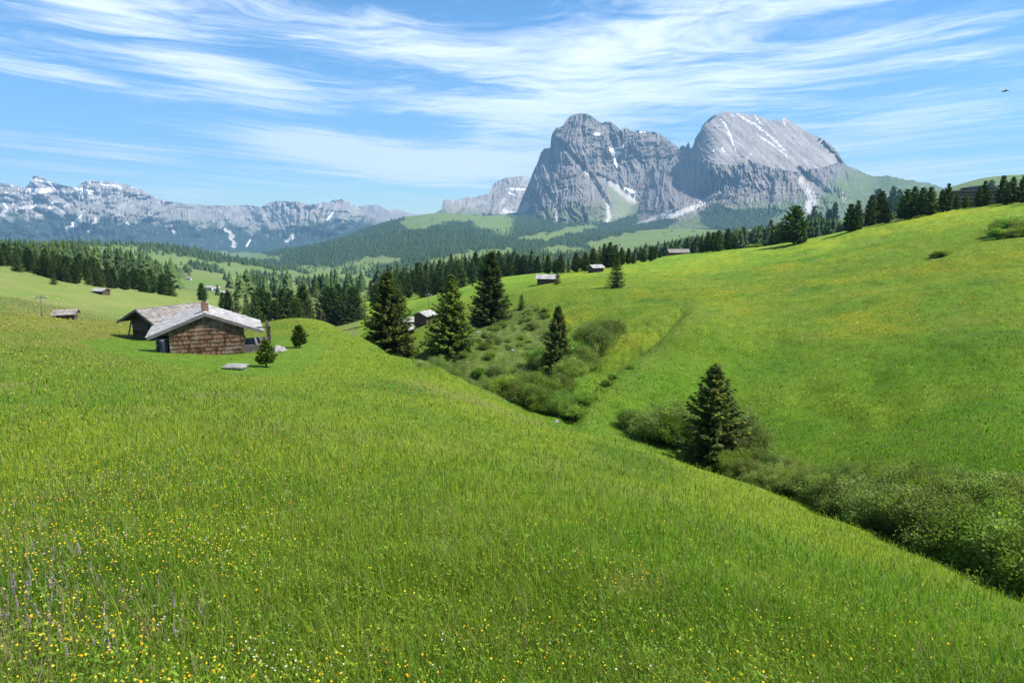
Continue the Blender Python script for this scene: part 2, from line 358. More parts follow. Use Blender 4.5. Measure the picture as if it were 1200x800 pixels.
_rt = _rt + 5 * pn(_px / 25, _py / 18, 6); _wn = sstep(350, 385, _py) * sstep(515, 480, _py) * sstep(40, 48, GR) * sstep(135, 110, GR)
_z = _z + _wn * (1.25 * sstep(-7, 12, _rt) * np.exp(-(np.maximum(_rt - 14, 0) / 60) ** 2) - .35 * np.exp(-((_rt + 9) / 9) ** 2))   # the rounded spur above the steep bank
_rough = inpoly(_px, _py, [(480, 425), (540, 380), (600, 345), (650, 360), (690, 400), (740, 380), (800, 362), (740, 430), (690, 490), (600, 480)]) & _bk
_z = _z + np.where(_rough, .45 * fbm(GX / 3.2, GY / 3.2, 3, 33) + .2 * ridged(GX / 1.5, GY / 1.5, 2, 34), 0)
_terr = sstep(700, 820, _px) * sstep(550, 520, _py) * sstep(38, 50, GR) * sstep(260, 210, GR)     # cattle terraces and soft swells on the far bank
_z = _z + _terr * (.10 * fbm(GX / 2.1, GY / 2.1, 3, 39) + .11 * np.sin((_z * 1.0 + 1.2 * fbm(GX / 14, GY / 14, 3, 35)) * 5.0) * sstep(-.2, .4, fbm(GX / 22, GY / 22, 2, 36)) + .22 * fbm(GX / 19, GY / 19, 2, 37))
GZ = _z; GT = GZ / GR
def gidx(x, y):
    a = np.arctan2(x, y); l = np.log(np.maximum(np.hypot(x, y), 0.51))
    ia = np.clip(np.searchsorted(AZ, a) - 1, 0, len(AZ) - 2); fa = (a - AZ[ia]) / (AZ[ia + 1] - AZ[ia])
    k = np.clip((l - LR[0]) / (LR[1] - LR[0]), 0, len(LR) - 1.001); il = k.astype(int); fl = k - il
    return ia, fa, il, fl
def gz(x, y):
    x = np.asarray(x, float); y = np.asarray(y, float)
    ia, fa, il, fl = gidx(x, y)
    return (GZ[ia, il] * (1 - fa) * (1 - fl) + GZ[ia + 1, il] * fa * (1 - fl) + GZ[ia, il + 1] * (1 - fa) * fl + GZ[ia + 1, il + 1] * fa * fl)
def hit(px, py, rmin=2.0, rmax=15000):
    """where the sight line through a photo point meets the ground, no nearer than rmin"""
    px = np.atleast_1d(np.asarray(px, float)); py = np.atleast_1d(np.asarray(py, float)); rmin = np.broadcast_to(rmin, px.shape)
    a, t = azt(px, py); k = np.clip(np.searchsorted(AZ, a), 1, len(AZ) - 1); k = np.where(a - AZ[k - 1] < AZ[k] - a, k - 1, k)
    rr = np.exp(LR); out = np.full((len(px), 3), np.nan)
    for s in range(0, len(px), 4000):
        T = GT[k[s:s + 4000]]; ok = (T >= t[s:s + 4000, None]) & (rr[None] >= rmin[s:s + 4000, None]) & (rr[None] < rmax)
        i = ok.argmax(1); good = ok.any(1)
        j = np.maximum(i - 1, 0); n = np.arange(len(i)); t0 = T[n, j]; t1 = T[n, i]; tt = t[s:s + 4000]
        f = np.where((t0 < tt) & (t1 > t0), (tt - t0) / np.maximum(t1 - t0, 1e-9), 1.0)
        r = np.exp(LR[j] + (LR[i] - LR[j]) * f); aa = a[s:s + 4000]
        q = np.stack([r * np.sin(aa), r * np.cos(aa), r * tt], 1); q[:, 2] = gz(q[:, 0], q[:, 1]); q[~good] = np.nan
        out[s:s + 4000] = q
    return out
def at_r(px, r):
    """ground point that appears in photo column px at horizontal distance r"""
    py = 350.0
    for _ in range(6):
        a, _t = azt(px, py); x, y = r * math.sin(a), r * math.cos(a); z = float(gz(x, y)); py = float(project([x, y, z])[1])
    return Vector((x, y, z))

# regions of the place, outlined once in the photograph's pixels and read on the ground
LAWN = [(92, 400), (150, 394), (200, 396), (290, 394), (362, 392), (385, 404), (372, 424), (330, 441), (270, 440), (180, 424), (118, 412)]
CLEAR = [  # (polygon, rmin, rmax) light meadows among the far woods
 ([(72, 289), (130, 289), (136, 297), (80, 298)], 700, 3200), ([(140, 301), (205, 299), (250, 307), (170, 313)], 700, 3200), ([(190, 326), (262, 324), (268, 346), (196, 352)], 360, 2400),
 ([(215, 304), (300, 312), (345, 321), (330, 326), (250, 314)], 600, 3400), ([(500, 307), (548, 294), (600, 291), (598, 300), (560, 312), (510, 320)], 1200, 4200),
 ([(380, 322), (425, 320), (440, 330), (380, 331)], 500, 2600), ([(0, 296), (60, 300), (75, 303), (0, 301)], 700, 3200), ([(330, 317), (398, 321), (398, 331), (340, 328)], 500, 4000), ([(258, 311), (292, 316), (292, 331), (262, 326)], 500, 4000), ([(430, 300), (470, 303), (470, 309), (420, 308)], 1500, 5200), ([(225, 292), (330, 300), (330, 306), (250, 300)], 3500, 12000),
 ([(470, 262), (478, 250), (520, 246), (556, 251), (566, 258), (520, 262), (482, 270)], 3800, 9000),
 ([(690, 284), (780, 262), (800, 246), (860, 252), (850, 268), (760, 292), (700, 305)], 1200, 9000),
 ([(600, 281), (690, 262), (700, 265), (640, 281)], 1200, 9000),
 ([(860, 240), (960, 235), (1040, 200), (1200, 200), (1200, 260), (900, 280), (860, 265)], 1200, 9000)]
def forest_w(P):
    """0..1 how wooded the far ground is"""
    px, py, d = project(P); r = np.hypot(P[..., 0], P[..., 1])
    x, y = P[..., 0], P[..., 1]
    n = fbm(x / (0.09 * r + 40), y / (0.09 * r + 40), 3, 41)
    f = 0.72 + 1.35 * n
    for poly, r0, r1 in CLEAR:
        jx = px + 7 * fbm(px / 9, py / 5, 2, 51); jy = py + 4 * fbm(px / 12, py / 6, 2, 52)
        f = np.where(inpoly(jx, jy, poly) & (r > r0) & (r < r1), -0.45 + 0.5 * n + 0.35 * pn(px / 5, py / 3, 77), f)
    f = np.where((px > 225) & (px < 440) & (r < 1700), f * .5 - .05, f)
    return np.clip(f, 0, 1) * sstep(330, 470, r)

G_A, G_B, G_C, G_D = C3(.114, .222, .020), C3(.202, .278, .027), C3(.225, .225, .075), C3(.074, .170, .017)
def meadow_col(x, y, bright=1.0):
    x = np.asarray(x, float); y = np.asarray(y, float); r = np.hypot(x, y)
    s = 1 / (1 + r / 60)
    a = fbm(x / 6, y / 6, 3, 61); b = fbm(x / 21, y / 21, 3, 62); c = fbm(x / 1.7, y / 1.7, 3, 63); e = fbm(x / 70, y / 70, 3, 64)
    P = np.stack([x, y, gz(x, y)], -1); px, py, d = project(P)
    far = ((py < 560) & (r > 30) & (px > 640)).astype(float)
    w = (0.5 + 0.9 * b + 0.45 * a + 0.3 * c + .35 * e)[..., None]
    col = lerp(G_A, G_B, np.clip(w, 0, 1))
    col = lerp(col, G_D, (0.75 * sstep(.12, .55, fbm(x / 11, y / 11, 3, 65)))[..., None])
    tan = sstep(.15, .6, fbm(x / 9, y / 9, 4, 66) + .25 * fbm(x / 45, y / 45, 2, 67))
    col = lerp(col, G_C, (tan * .55 * (1 - .5 * far))[..., None])
    # the old uncut meadow on the left is browner than the far bank
    left = sstep(430, 120, px) * sstep(30, 60, r) * (r < 140)
    col = lerp(col, C3(.235, .205, .060), (left * (.30 + .4 * np.clip(fbm(x / 8, y / 8, 3, 68) + .3, 0, 1)))[..., None])
    col = col * (1 + far * (.38 * fbm(x / 1.0, y / 1.0, 3, 223) + .22 * fbm(x / 3.4, y / 3.4, 3, 224)))[..., None]      # tussocks and weeds of the far bank
    mound = np.clip(1.3 - np.hypot((px - 742) / 48, (py - 692) / 20) - .5 * np.abs(fbm(x / .5, y / .5, 3, 70)), 0, 1) * (r < 14); col = lerp(col, C3(.30, .30, .09), (.4 * mound)[..., None])
    pas = sstep(118, 150, r) * (px < 420); col = lerp(col, lerp(C3(.135, .185, .048), C3(.20, .205, .075), np.clip(.45 + 1.2 * fbm(x / 14, y / 14, 4, 69), 0, 1)[..., None]), .85 * pas[..., None])
    lawn = inpoly(px + 3 * pn(px / 6, py / 3, 8), py + 1.2 * pn(px / 6, py / 3, 9), LAWN) & (r > 38) & (r < 95)
    col = np.where(lawn[..., None], lerp(C3(.118, .232, .022), C3(.15, .258, .03), np.clip(.5 + b, 0, 1)[..., None]), col)
    if True:
        yf = sstep(.02, .42, fbm(x / 13, y / 13, 4, 215) + .35 * fbm(x / 60, y / 60, 2, 216)) * far          # buttercups colour whole patches of the far bank
        gold = inpoly(px + 12 * pn(px / 30, py / 6, 3), py + 3 * pn(px / 20, py / 5, 4), GOLD) & (far > 0)
        up_ = sstep(455, 370, py); col = np.where(far[..., None] > 0, lerp(col, C3(.092, .225, .014), .55 * (1 - up_)[..., None]), col)
        yf = np.maximum(yf * lerp(.18, .75, up_), gold * (.5 + .5 * pn(x / 6, y / 6, 5)))
        col = lerp(col, C3(.30, .305, .02), (np.clip(yf, 0, 1) * (.30 + .55 * np.clip(.5 + 1.4 * fbm(x / 2.2, y / 2.2, 2, 219), 0, 1)))[..., None])
        rough = inpoly(px + 14 * fbm(px / 25, py / 16, 2, 221), py + 9 * fbm(px / 25, py / 16, 2, 222), ROUGH) & (r > 50) & (r < 130)
        col = np.where(rough[..., None], lerp(C3(.085, .155, .024), C3(.165, .215, .06), np.clip(.4 + 1.3 * fbm(x / 2.5, y / 2.5, 3, 220), 0, 1)[..., None]), col)
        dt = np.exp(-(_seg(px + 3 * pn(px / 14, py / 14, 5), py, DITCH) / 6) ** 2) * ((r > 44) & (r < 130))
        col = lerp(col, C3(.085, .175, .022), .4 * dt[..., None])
        pal = np.exp(-((_seg(px, py, [(q + 14, w_) for q, w_ in DITCH])) / 6) ** 2) * ((r > 44) & (r < 130)); col = lerp(col, C3(.185, .25, .06), .22 * pal[..., None])
    return col * bright
GOLD = [(735, 340), (830, 338), (1000, 322), (1200, 290), (1200, 312), (1010, 330), (830, 350), (740, 350)]
ROUGH = [(480, 425), (540, 380), (600, 345), (640, 362), (660, 400), (676, 440), (660, 480), (600, 480)]

def build_ground():
    P = np.stack([GX, GY, GZ], -1); n, m = GX.shape
    col = meadow_col(GX, GY)
    near = (1 - sstep(120, 260, GR))[..., None]
    col = lerp(col, col * C3(.62, .62, .62) + C3(.012, .008, .002), near)       # soil and old thatch between the blades
    fw = forest_w(P)
    r3 = GR[..., None]
    px, py, d = project(P)
    alp = lerp(C3(.115, .175, .042), C3(.155, .19, .07), np.clip(.5 + fbm(GX / 160, GY / 160, 4, 71), 0, 1)[..., None])
    col = lerp(col, alp, sstep(250, 600, GR)[..., None])
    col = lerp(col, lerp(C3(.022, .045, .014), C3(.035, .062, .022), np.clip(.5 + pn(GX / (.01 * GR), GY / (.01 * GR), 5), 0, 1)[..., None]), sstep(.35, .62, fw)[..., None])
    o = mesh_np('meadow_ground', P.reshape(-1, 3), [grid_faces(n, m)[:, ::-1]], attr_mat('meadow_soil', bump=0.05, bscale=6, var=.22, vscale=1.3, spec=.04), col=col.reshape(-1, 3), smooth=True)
    tag(o, kind='structure'); return o
ground = build_ground()

# ------------------------------------------------------------------ mountains
def seg_d(px, py, line):
    """distance in px to a polyline [(x,y,w)...] divided by its local width"""
    best = np.full(np.shape(px), 1e9)
    for (x0, y0, w0), (x1, y1, w1) in zip(line[:-1], line[1:]):
        dx, dy = x1 - x0, y1 - y0; t = np.clip(((px - x0) * dx + (py - y0) * dy) / (dx * dx + dy * dy), 0, 1)
        best = np.minimum(best, np.hypot(px - x0 - t * dx, py - y0 - t * dy) / (w0 + (w1 - w0) * t))
    return best
MOUNT = {}
rock_mat = attr_mat('mountain_rock', rough=0.95, bump=14, bscale=.012, var=.16, vscale=.006, spec=.1)
def mountain(name, sil, foot, depth, nx, ny, disp, colf, back=1800, jag=0.8, js=1):
    sil = np.array(sil, float); foot = np.array(foot, float)
    u = np.linspace(sil[0, 0], sil[-1, 0], nx); top = np.interp(u, sil[:, 0], sil[:, 1]); bot = np.interp(u, foot[:, 0], foot[:, 1])
    ed = np.minimum(1, np.minimum(u - u[0], u[-1] - u) / 6)
    top = top + jag * ed * (1.1 * ridged(u / 7, u * 0 + js, 4, 91, .62) - .35)
    bot = np.maximum(bot, top + .5)
    v = np.linspace(0, 1, ny)
    PX = np.repeat(u[:, None], ny, 1); PY = bot[:, None] + (top - bot)[:, None] * v[None]
    T = TPS(np.array(depth, float)[:, :2] / 50, np.array(depth, float)[:, 2], 2e-3)
    Rr = T(PX / 50, PY / 50) + disp(PX, PY)
    a, t = azt(PX, PY)
    P = np.stack([Rr * np.sin(a), Rr * np.cos(a), Rr * t], -1)
    MOUNT[name] = (u, bot, top, P)
    c = colf(PX, PY)
    nb = 10; k = np.linspace(0, 1, nb + 1)[1:]                # the far side, falling away behind the crest
    rb = Rr[:, -1:] + back * k[None]; zb = P[:, -1:, 2] * (1 - k[None] ** 1.3) - 300 * k[None]
    ab = np.repeat(a[:, -1:], nb, 1); rb = rb + 60 * fbm(ab * 160, rb / 300, 3, 17) * (k[None] > 0)
    B = np.stack([rb * np.sin(ab), rb * np.cos(ab), zb], -1)
    P = np.concatenate([P, B], 1); c = np.concatenate([c, np.repeat(c[:, -1:], nb, 1)], 1)
    o = mesh_np(name, P.reshape(-1, 3), [grid_faces(nx, ny + nb)[:, ::-1]], rock_mat, col=c.reshape(-1, 3), smooth=True)
    tag(o, kind='structure'); return o
ROCK, WARM, DARK, SNOW, SCREE, ALP, WOOD = C3(.16, .155, .16), C3(.245, .21, .18), C3(.10, .10, .11), C3(.80, .82, .85), C3(.43, .405, .38), C3(.11, .155, .055), C3(.020, .040, .024)
def mixc(c, d, k): return lerp(c, d, np.clip(k, 0, 1)[..., None])
def cracks(px, py, amp, sx=1.0, sy=1.0, s=0):
    wx = 3.2 * fbm(px / 24, py / 24, 3, 101 + s); x = (px + wx) / sx; y = py / sy
    lean = np.tanh(2.5 * fbm(px / 38, py / 50, 2, 108 + s)); xt = x + .38 * lean * (y - 200)
    blk = fbm(px / 19, py / 15, 3, 109 + s); m = np.clip(.55 + 1.3 * fbm(px / 26, py / 18, 3, 110 + s), .12, 1.3)
    return -amp * (52 * ridged(xt / 17, y / 60, 3, 102 + s, .55) + 42 * m * ridged(xt / 8, y / 24, 3, 103 + s, .6) + 20 * m * ridged(xt / 3.6, y / 26, 3, 105 + s, .6) + 15 * ridged(x / 3.4, y / 7.5, 3, 104 + s, .6) * (1.3 - m * .5) + 9 * ridged(x / 30, (y + .25 * x) / 5, 2, 106 + s) + 26 * blk)

L_SIL = [(598, 262), (605, 250), (612, 232), (619, 216), (624, 203), (630, 190), (634, 178), (638, 174), (645, 173), (646, 160), (648, 155), (652, 149), (656, 150), (660, 147), (664, 140), (668, 137), (672, 134), (680, 132.5), (685, 134), (690, 133.5), (696, 138), (702, 143), (706, 144), (710, 142), (716, 143), (722, 147), (727, 153), (730, 151), (734, 148.5), (738, 153), (742, 155), (746, 153), (752, 153), (760, 154), (766, 154), (772, 157), (778, 160), (783, 164), (788, 167), (793, 171), (798, 176), (806, 184), (815, 200)]
L_FOOT = [(598, 274), (640, 283), (700, 282), (745, 275), (815, 262)]
L_DEP = [(600, 265, 6900), (605, 275, 6100), (640, 280, 5650), (680, 280, 5600), (720, 278, 5700), (760, 270, 6300), (640, 258, 6000), (680, 262, 5850), (692, 240, 6050), (720, 258, 6050), (745, 250, 6500), (615, 230, 7000), (640, 220, 6600), (660, 222, 6400), (678, 215, 6450), (700, 228, 6500), (715, 225, 6700), (735, 225, 6850), (745, 208, 7150),
         (630, 192, 7250), (648, 190, 6900), (668, 185, 6700), (690, 200, 6850), (705, 190, 7100), (735, 192, 7350), (770, 195, 7500), (640, 174, 7450), (655, 160, 7150), (682, 150, 7150), (682, 133, 7350), (715, 160, 7250), (715, 144, 7450), (755, 170, 7500), (755, 154, 7650), (790, 185, 7700), (795, 170, 7900), (815, 210, 7800), (810, 250, 7300)]
L_SCREE = [([(665, 178, 1.0), (690, 205, 2.0), (705, 222, 2.2), (712, 240, 2.2), (714, 255, 3), (708, 272, 3)], SCREE), ([(706, 208, 1.2), (726, 222, 5), (742, 233, 7)], SCREE), ([(649, 238, 1.2), (653, 255, 1.8), (648, 270, 3.5), (646, 282, 4)], SCREE), ([(662, 253, 1), (667, 270, 2)], SCREE), ([(617, 240, 5), (600, 262, 7)], SCREE * .8), ([(690, 258, 1), (682, 268, 2)], SCREE * .9)]
L_SNOW = [[(715, 176, 1.2), (729, 172, 1.6), (733, 168, .9)], [(716, 175, 2.5), (722, 181, 4), (726, 179, 2.5)], [(722, 184, 2.2), (721, 190, 2.0), (723, 196, 1.0)], [(698, 157, 2.5), (702, 158, 2)], [(732, 221, 2), (743, 225, 1.8)], [(750, 155, 1), (756, 155, 1)]]
def L_disp(px, py):
    smooth = np.clip(1 - seg_d(px, py, [(700, 205, 3), (722, 225, 10), (735, 245, 18), (715, 270, 18)]) , 0, 1) ** .5
    k = (1 - .85 * smooth) * sstep(285, 262, py)
    gul = -1.0 * np.clip(1 - seg_d(px, py, [(655, 165, 4), (690, 205, 5), (712, 240, 5)]), 0, 1)
    return k * cracks(px, py, 1.6, 1, 1, 1) - 130 * gul * 1.0 + 90 * np.clip(1 - seg_d(px, py, [(715, 160, 5), (722, 178, 7), (724, 200, 4)]), 0, 1) + 110 * np.clip(1 - seg_d(px, py, [(648, 172, 5), (650, 200, 4)]), 0, 1)
def L_col(px, py):
    n = fbm(px / 10, py / 14, 4, 111); s = fbm(px / 3, py / 16, 3, 112)
    c = mixc(np.broadcast_to(ROCK, px.shape + (3,)), WARM, .25 + 1.2 * n); c = mixc(c, DARK, .5 * sstep(.0, .5, s)); c = mixc(c, WARM * 1.25, .8 * sstep(.12, .5, fbm(px / 3.5, py / 26, 3, 119)))
    jx, jy = px + 2.2 * fbm(px / 4, py / 4, 3, 113), py + 1.5 * fbm(px / 4, py / 4, 3, 114)
    g = sstep(228, 256, jy + 16 * n + 10 * fbm(px / 4, py / 4, 3, 116)) ; c = mixc(c, ALP * .85, .75 * g)
    fan = np.clip(1 - seg_d(jx, jy, [(715, 218, 3), (730, 240, 14), (722, 262, 18)]), 0, 1); c = mixc(c, lerp(ALP, SCREE, .25), 1.6 * fan)
    for ln, k in L_SCREE: c = mixc(c, k, 1.5 * (1.15 - seg_d(jx, jy, ln)))
    for ln in L_SNOW: c = mixc(c, SNOW, 3 * (1 - seg_d(jx * .6 + px * .4, jy * .6 + py * .4, ln)))
    wd = sstep(258, 268, jy + 7 * fbm(px / 13, py / 6, 3, 115)) * sstep(-.2, .1, fbm(px / 4, py / 2.5, 3, 118) + .15)
    for ln, k in L_SCREE[:4]: wd = wd * np.clip(seg_d(jx, jy, ln) - .6, 0, 1)
    return mixc(c, WOOD, wd)
mountain('rock_massif', L_SIL, L_FOOT, L_DEP, 560, 400, L_disp, L_col, jag=1.3, js=2.5)

P_SIL = [(722, 268), (728, 255), (734, 243), (742, 226), (748, 212), (752, 203), (758, 199), (766, 198), (772, 195), (780, 193), (788, 186), (793, 180), (797, 172), (800, 170), (803, 172), (807, 165.5), (809, 174), (812, 172), (815, 161), (818, 156), (820, 155), (823, 147), (827, 142), (832, 138), (836, 135), (840, 134), (845, 132), (850, 130.5), (856, 131), (860, 133), (865, 132), (872, 132.5), (880, 134.5), (886, 135), (892, 138), (898, 140), (904, 141.5), (908, 140.5), (914, 141), (917, 138), (920, 137.5), (924, 141), (928, 143), (937, 149), (948, 155), (954, 160), (958, 159.5), (964, 163), (970, 167), (976, 172), (981, 177), (986, 185), (990, 192), (997, 196), (1005, 199), (1014, 203), (1024, 207), (1032, 206.5), (1040, 206), (1050, 208), (1060, 210), (1075, 212.5), (1090, 215), (1104, 219), (1125, 228), (1150, 245)]
P_FOOT = [(722, 278), (740, 276), (800, 268), (860, 268), (930, 285), (1000, 285), (1150, 265)]
P_DEP = [(725, 272, 5800), (735, 262, 6000), (735, 258, 6450), (745, 235, 6950), (755, 210, 7200), (760, 252, 6000), (770, 230, 6500), (775, 200, 7050), (795, 265, 5200), (790, 240, 5750), (795, 215, 6700), (800, 178, 7300), (807, 167, 7200), (812, 240, 5800), (812, 205, 6420), (816, 165, 6950), (824, 150, 6900), (822, 195, 6330), (832, 190, 6180), (836, 138, 7050), (830, 215, 6080), (832, 240, 5780), (840, 265, 5000), (850, 132, 7150), (856, 165, 6600), (860, 192, 6120), (862, 200, 6000), (862, 235, 5720), (875, 188, 6150), (880, 260, 5000), (880, 134, 7250), (900, 165, 6700), (900, 193, 6180), (905, 232, 5700), (920, 139, 7300), (925, 175, 6650), (932, 198, 6200), (935, 225, 5850), (940, 205, 6250), (945, 190, 6450), (955, 161, 7050), (970, 190, 6600), (975, 215, 6100), (985, 183, 6950), (990, 195, 6750), (1024, 209, 6700), (1000, 230, 5900), (930, 255, 5100), (980, 255, 5300), (1040, 208, 6700), (1040, 240, 5600), (1100, 219, 6500), (1100, 245, 5600), (1145, 245, 6300), (930, 282, 4700), (1040, 280, 4900), (1140, 264, 5600)]
SLAB = [(816, 160), (823, 145), (850, 126), (885, 130), (920, 134), (958, 158), (988, 190), (962, 196), (930, 201), (902, 196), (878, 187), (862, 193), (842, 192), (826, 188)]
P_SNOW = [[(845, 140, 1.0), (850, 146, 1.6), (853, 152, 1.4), (856, 160, 2.2), (859, 168, 1.2), (862, 177, 1.0)], [(864, 134, .8), (872, 139, 1.8), (886, 147, 1.7), (898, 156, 1.6), (906, 163, 1.1), (920, 176, .8)], [(884, 156, .6), (900, 166, 1.1), (912, 175, 1.0), (924, 184, .6)], [(885, 136, 1.0), (889, 142, 1.2), (894, 146, .8)], [(836, 176, 1.2), (837, 178, 1.0)], [(846, 173, 1.6), (849, 178, 1.2)], [(859, 185, 1.8), (860, 188, 1)], [(826, 163, 1.1), (826.5, 166, .9)], [(835, 163, 1), (836, 166, 1)], [(876, 185, 1.4), (880, 181, .9)], [(918, 140, .8), (920, 146, 1.2)], [(941, 197, 1.4), (944, 200, 1.2)], [(913, 202, 1.5), (916, 203, 1)], [(858, 134, 1.2), (859, 137, .8)]]
P_SCREE = [([(938, 210, 4), (946, 222, 5), (952, 232, 8), (950, 243, 9)], SCREE), ([(845, 225, 1.2), (830, 235, 4), (810, 244, 4), (797, 250, 4)], SCREE), ([(795, 250, 4), (775, 258, 3)], SCREE), ([(988, 223, .8), (990, 238, 1)], SCREE * .8), ([(790, 245, 1.5), (765, 256, 2.5), (738, 268, 3)], SCREE)]
def slabmask(px, py): return inpoly(px + 2.5 * fbm(px / 6, py / 6, 3, 121), py + 2.5 * fbm(px / 6, py / 6, 3, 122), SLAB).astype(float)
def P_disp(px, py):
    sm = slabmask(px, py); cliff = sstep(256, 236, py + 6 * fbm(px / 10, py / 10, 2, 123)) * sstep(1020, 975, px)
    d = cracks(px, py, 1.6, 1, 1, 20) * cliff * (1 - sm)
    dia = (px - 850) * .75 - (py - 130) * .75; alo = (px - 850) * .65 + (py - 130) * .75     # the slab is scored along its dip
    d = d + sm * (11 * ridged((dia + 3 * fbm(px / 20, py / 20, 2, 128)) / 9, alo / 34, 4, 124, .6) + 4 * ridged(dia / 2.5, alo / 16, 3, 125) + 16 * fbm(px / 5, py / 4, 4, 129) + 9 * ridged(px / 40, (py + .12 * px) / 4, 2, 127))
    d = d + (1 - cliff) * 60 * fbm(px / 16, py / 10, 4, 126)
    d = d + 110 * np.clip(1 - seg_d(px, py, [(936, 198, 4), (950, 212, 7), (970, 226, 5)]), 0, 1) - 90 * np.clip(1 - seg_d(px, py, [(915, 200, 5), (905, 230, 8)]), 0, 1)
    return d
def P_col(px, py):
    n = fbm(px / 10, py / 12, 4, 131); s = fbm(px / 3, py / 14, 3, 132); sm = slabmask(px, py)
    c = mixc(np.broadcast_to(ROCK, px.shape + (3,)), WARM, .3 + 1.2 * n); c = mixc(c, DARK, .5 * sstep(.0, .5, s)); c = mixc(c, WARM * 1.25, .8 * sstep(.12, .5, fbm(px / 3.5, py / 26, 3, 138)) * (1 - sm))
    dia = (px - 850) * .75 - (py - 130) * .75; alo = (px - 850) * .65 + (py - 130) * .75
    c = mixc(c, lerp(WARM, SCREE, .6), sm * (.55 + .9 * fbm(dia / 5, alo / 40, 4, 133)))
    jx, jy = px + 3 * fbm(px / 4, py / 4, 3, 134), py + 2 * fbm(px / 4, py / 4, 3, 135)
    low = np.interp(px, [722, 800, 840, 900, 960, 985, 1000, 1024, 1150], [262, 256, 245, 238, 226, 205, 200, 195, 195])
    g = sstep(-12, 14, jy - low + 16 * n + 8 * fbm(px / 4, py / 4, 3, 139)); g = g * (1 - .5 * sstep(.1, .5, fbm(px / 9, py / 3, 3, 136)))
    c = mixc(c, ALP * .9, .95 * g)
    for ln, k in P_SCREE: c = mixc(c, k, 1.5 * (1.1 - seg_d(jx, jy, ln)))
    for ln in P_SNOW: c = mixc(c, SNOW, 2.2 * (.85 - seg_d(px + 1.2 * pn(px / 2.5, py / 2.5, 7), py + 1.2 * pn(px / 2.5, py / 2.5, 8), ln)) * sstep(-.3, .15, fbm(px / 2.5, py / 2.5, 3, 140)))
    wd = inpoly(jx, jy, [(818, 250), (836, 238), (858, 246), (895, 244), (925, 246), (900, 258), (905, 275), (850, 275), (822, 262)]) & (fbm(px / 4, py / 3, 3, 137) > -.35)
    wd |= inpoly(jx, jy, [(722, 268), (780, 256), (796, 258), (760, 280), (722, 285)])
    return mixc(c, WOOD, wd.astype(float) * .9)
mountain('slab_mountain', P_SIL, P_FOOT, P_DEP, 860, 330, P_disp, P_col, jag=1.7, js=7.5)

def far_disp(a, sx, s, zc=0):
    def f(px, py):
        wx = 8 * fbm(px / 40, py / 40, 2, 141 + s); k = sstep(292, 262, py)
        b = fbm(px / 34, py / 20, 3, 148 + s); wx = wx + 2.5 * fbm(px / 18, py / 18, 3, 147 + s); sl = .9 * np.sin(px / 37 + s); m = np.clip(.6 + 1.3 * fbm(px / 30, py / 14, 2, 149 + s), .1, 1.4)
        return -a * k * (280 * ridged((px + wx - sl * (py - 210)) / (34 * sx), py / 46, 3, 142 + s) + 125 * m * ridged((px + wx + .6 * sl * py) / (11 * sx), py / 22, 3, 143 + s) + 50 * ridged(px / 4, py / 8, 3, 144 + s) + 35 * ridged((px + wx) / 40, py / 5, 2, 145 + s) + 420 * b)
    return f
def far_col(tree, alp, snow, scree, s, snowk=.25):
    def f(px, py):
        n = fbm(px / 12, py / 10, 4, 151 + s); t = np.interp(px, tree[0], tree[1])
        c = mixc(np.broadcast_to(lerp(ROCK, WARM, .6) * 1.2, px.shape + (3,)), SCREE, .15 + 1.3 * n + .5 * fbm(px / 9, py / 2.5, 3, 153 + s)); c = mixc(c, DARK, .38 * sstep(.0, .5, fbm(px / 5, py / 9, 4, 152 + s)))
        jx, jy = px + 3 * fbm(px / 5, py / 5, 3, 154 + s), py + 2 * fbm(px / 5, py / 5, 3, 155 + s)
        c = mixc(c, ALP, alp * sstep(-14, 4, jy - t + 16 * n))
        c = mixc(c, WOOD, sstep(-3, 6, jy - t + 22 * fbm(px / 14, py / 12, 4, 156 + s)) * (.97 - .5 * sstep(.25, .5, fbm(px / 5, py / 3, 3, 157 + s))))
        for ln in scree: c = mixc(c, SCREE * 1.15, 1.8 * (1.05 - seg_d(px + 1.8 * (jx - px), jy, ln)))
        for ln in snow: c = mixc(c, SNOW, 3 * (1 - seg_d(px * .5 + jx * .5, py * .5 + jy * .5, ln)))
        sn = sstep(.22, .5, fbm(px / 6, py / 2.2, 4, 158 + s) + .3 * snowk) * sstep(248, 222, py); return mixc(c, SNOW * .95, sn * snowk * 3)
    return f
A_SIL = [(-60, 222), (-20, 210), (0, 214), (17, 217), (30, 220), (36, 212), (38, 208), (40, 205.5), (44, 206), (48, 208), (60, 213), (75, 217), (90, 220), (94, 216), (97, 213), (110, 211), (130, 213), (150, 216), (170, 224), (185, 232), (200, 236), (220, 239), (240, 240), (270, 241), (290, 240), (305, 243), (310, 240), (315, 237), (325, 235), (350, 236), (362, 240), (372, 238), (380, 237), (386, 237), (390, 234), (393, 234), (400, 233), (408, 236), (418, 242), (430, 249), (445, 257), (470, 268)]
A_FOOT = [(-60, 292), (100, 294), (250, 303), (330, 303), (420, 285), (470, 275)]
A_DEP = [(-60, 290, 9800), (0, 290, 9800), (100, 292, 9900), (200, 298, 9800), (300, 302, 9600), (400, 288, 9600), (470, 275, 10200), (-60, 225, 13200), (0, 216, 13500), (42, 207, 13400), (110, 212, 13300), (185, 234, 13500), (250, 241, 14200), (300, 243, 14000), (330, 236, 13200), (400, 234, 12800), (470, 270, 12500), (0, 255, 11800), (60, 250, 12000), (120, 245, 12100), (180, 255, 12000), (240, 262, 12200), (290, 270, 12000), (330, 262, 11800), (380, 260, 11400), (420, 262, 11400)]
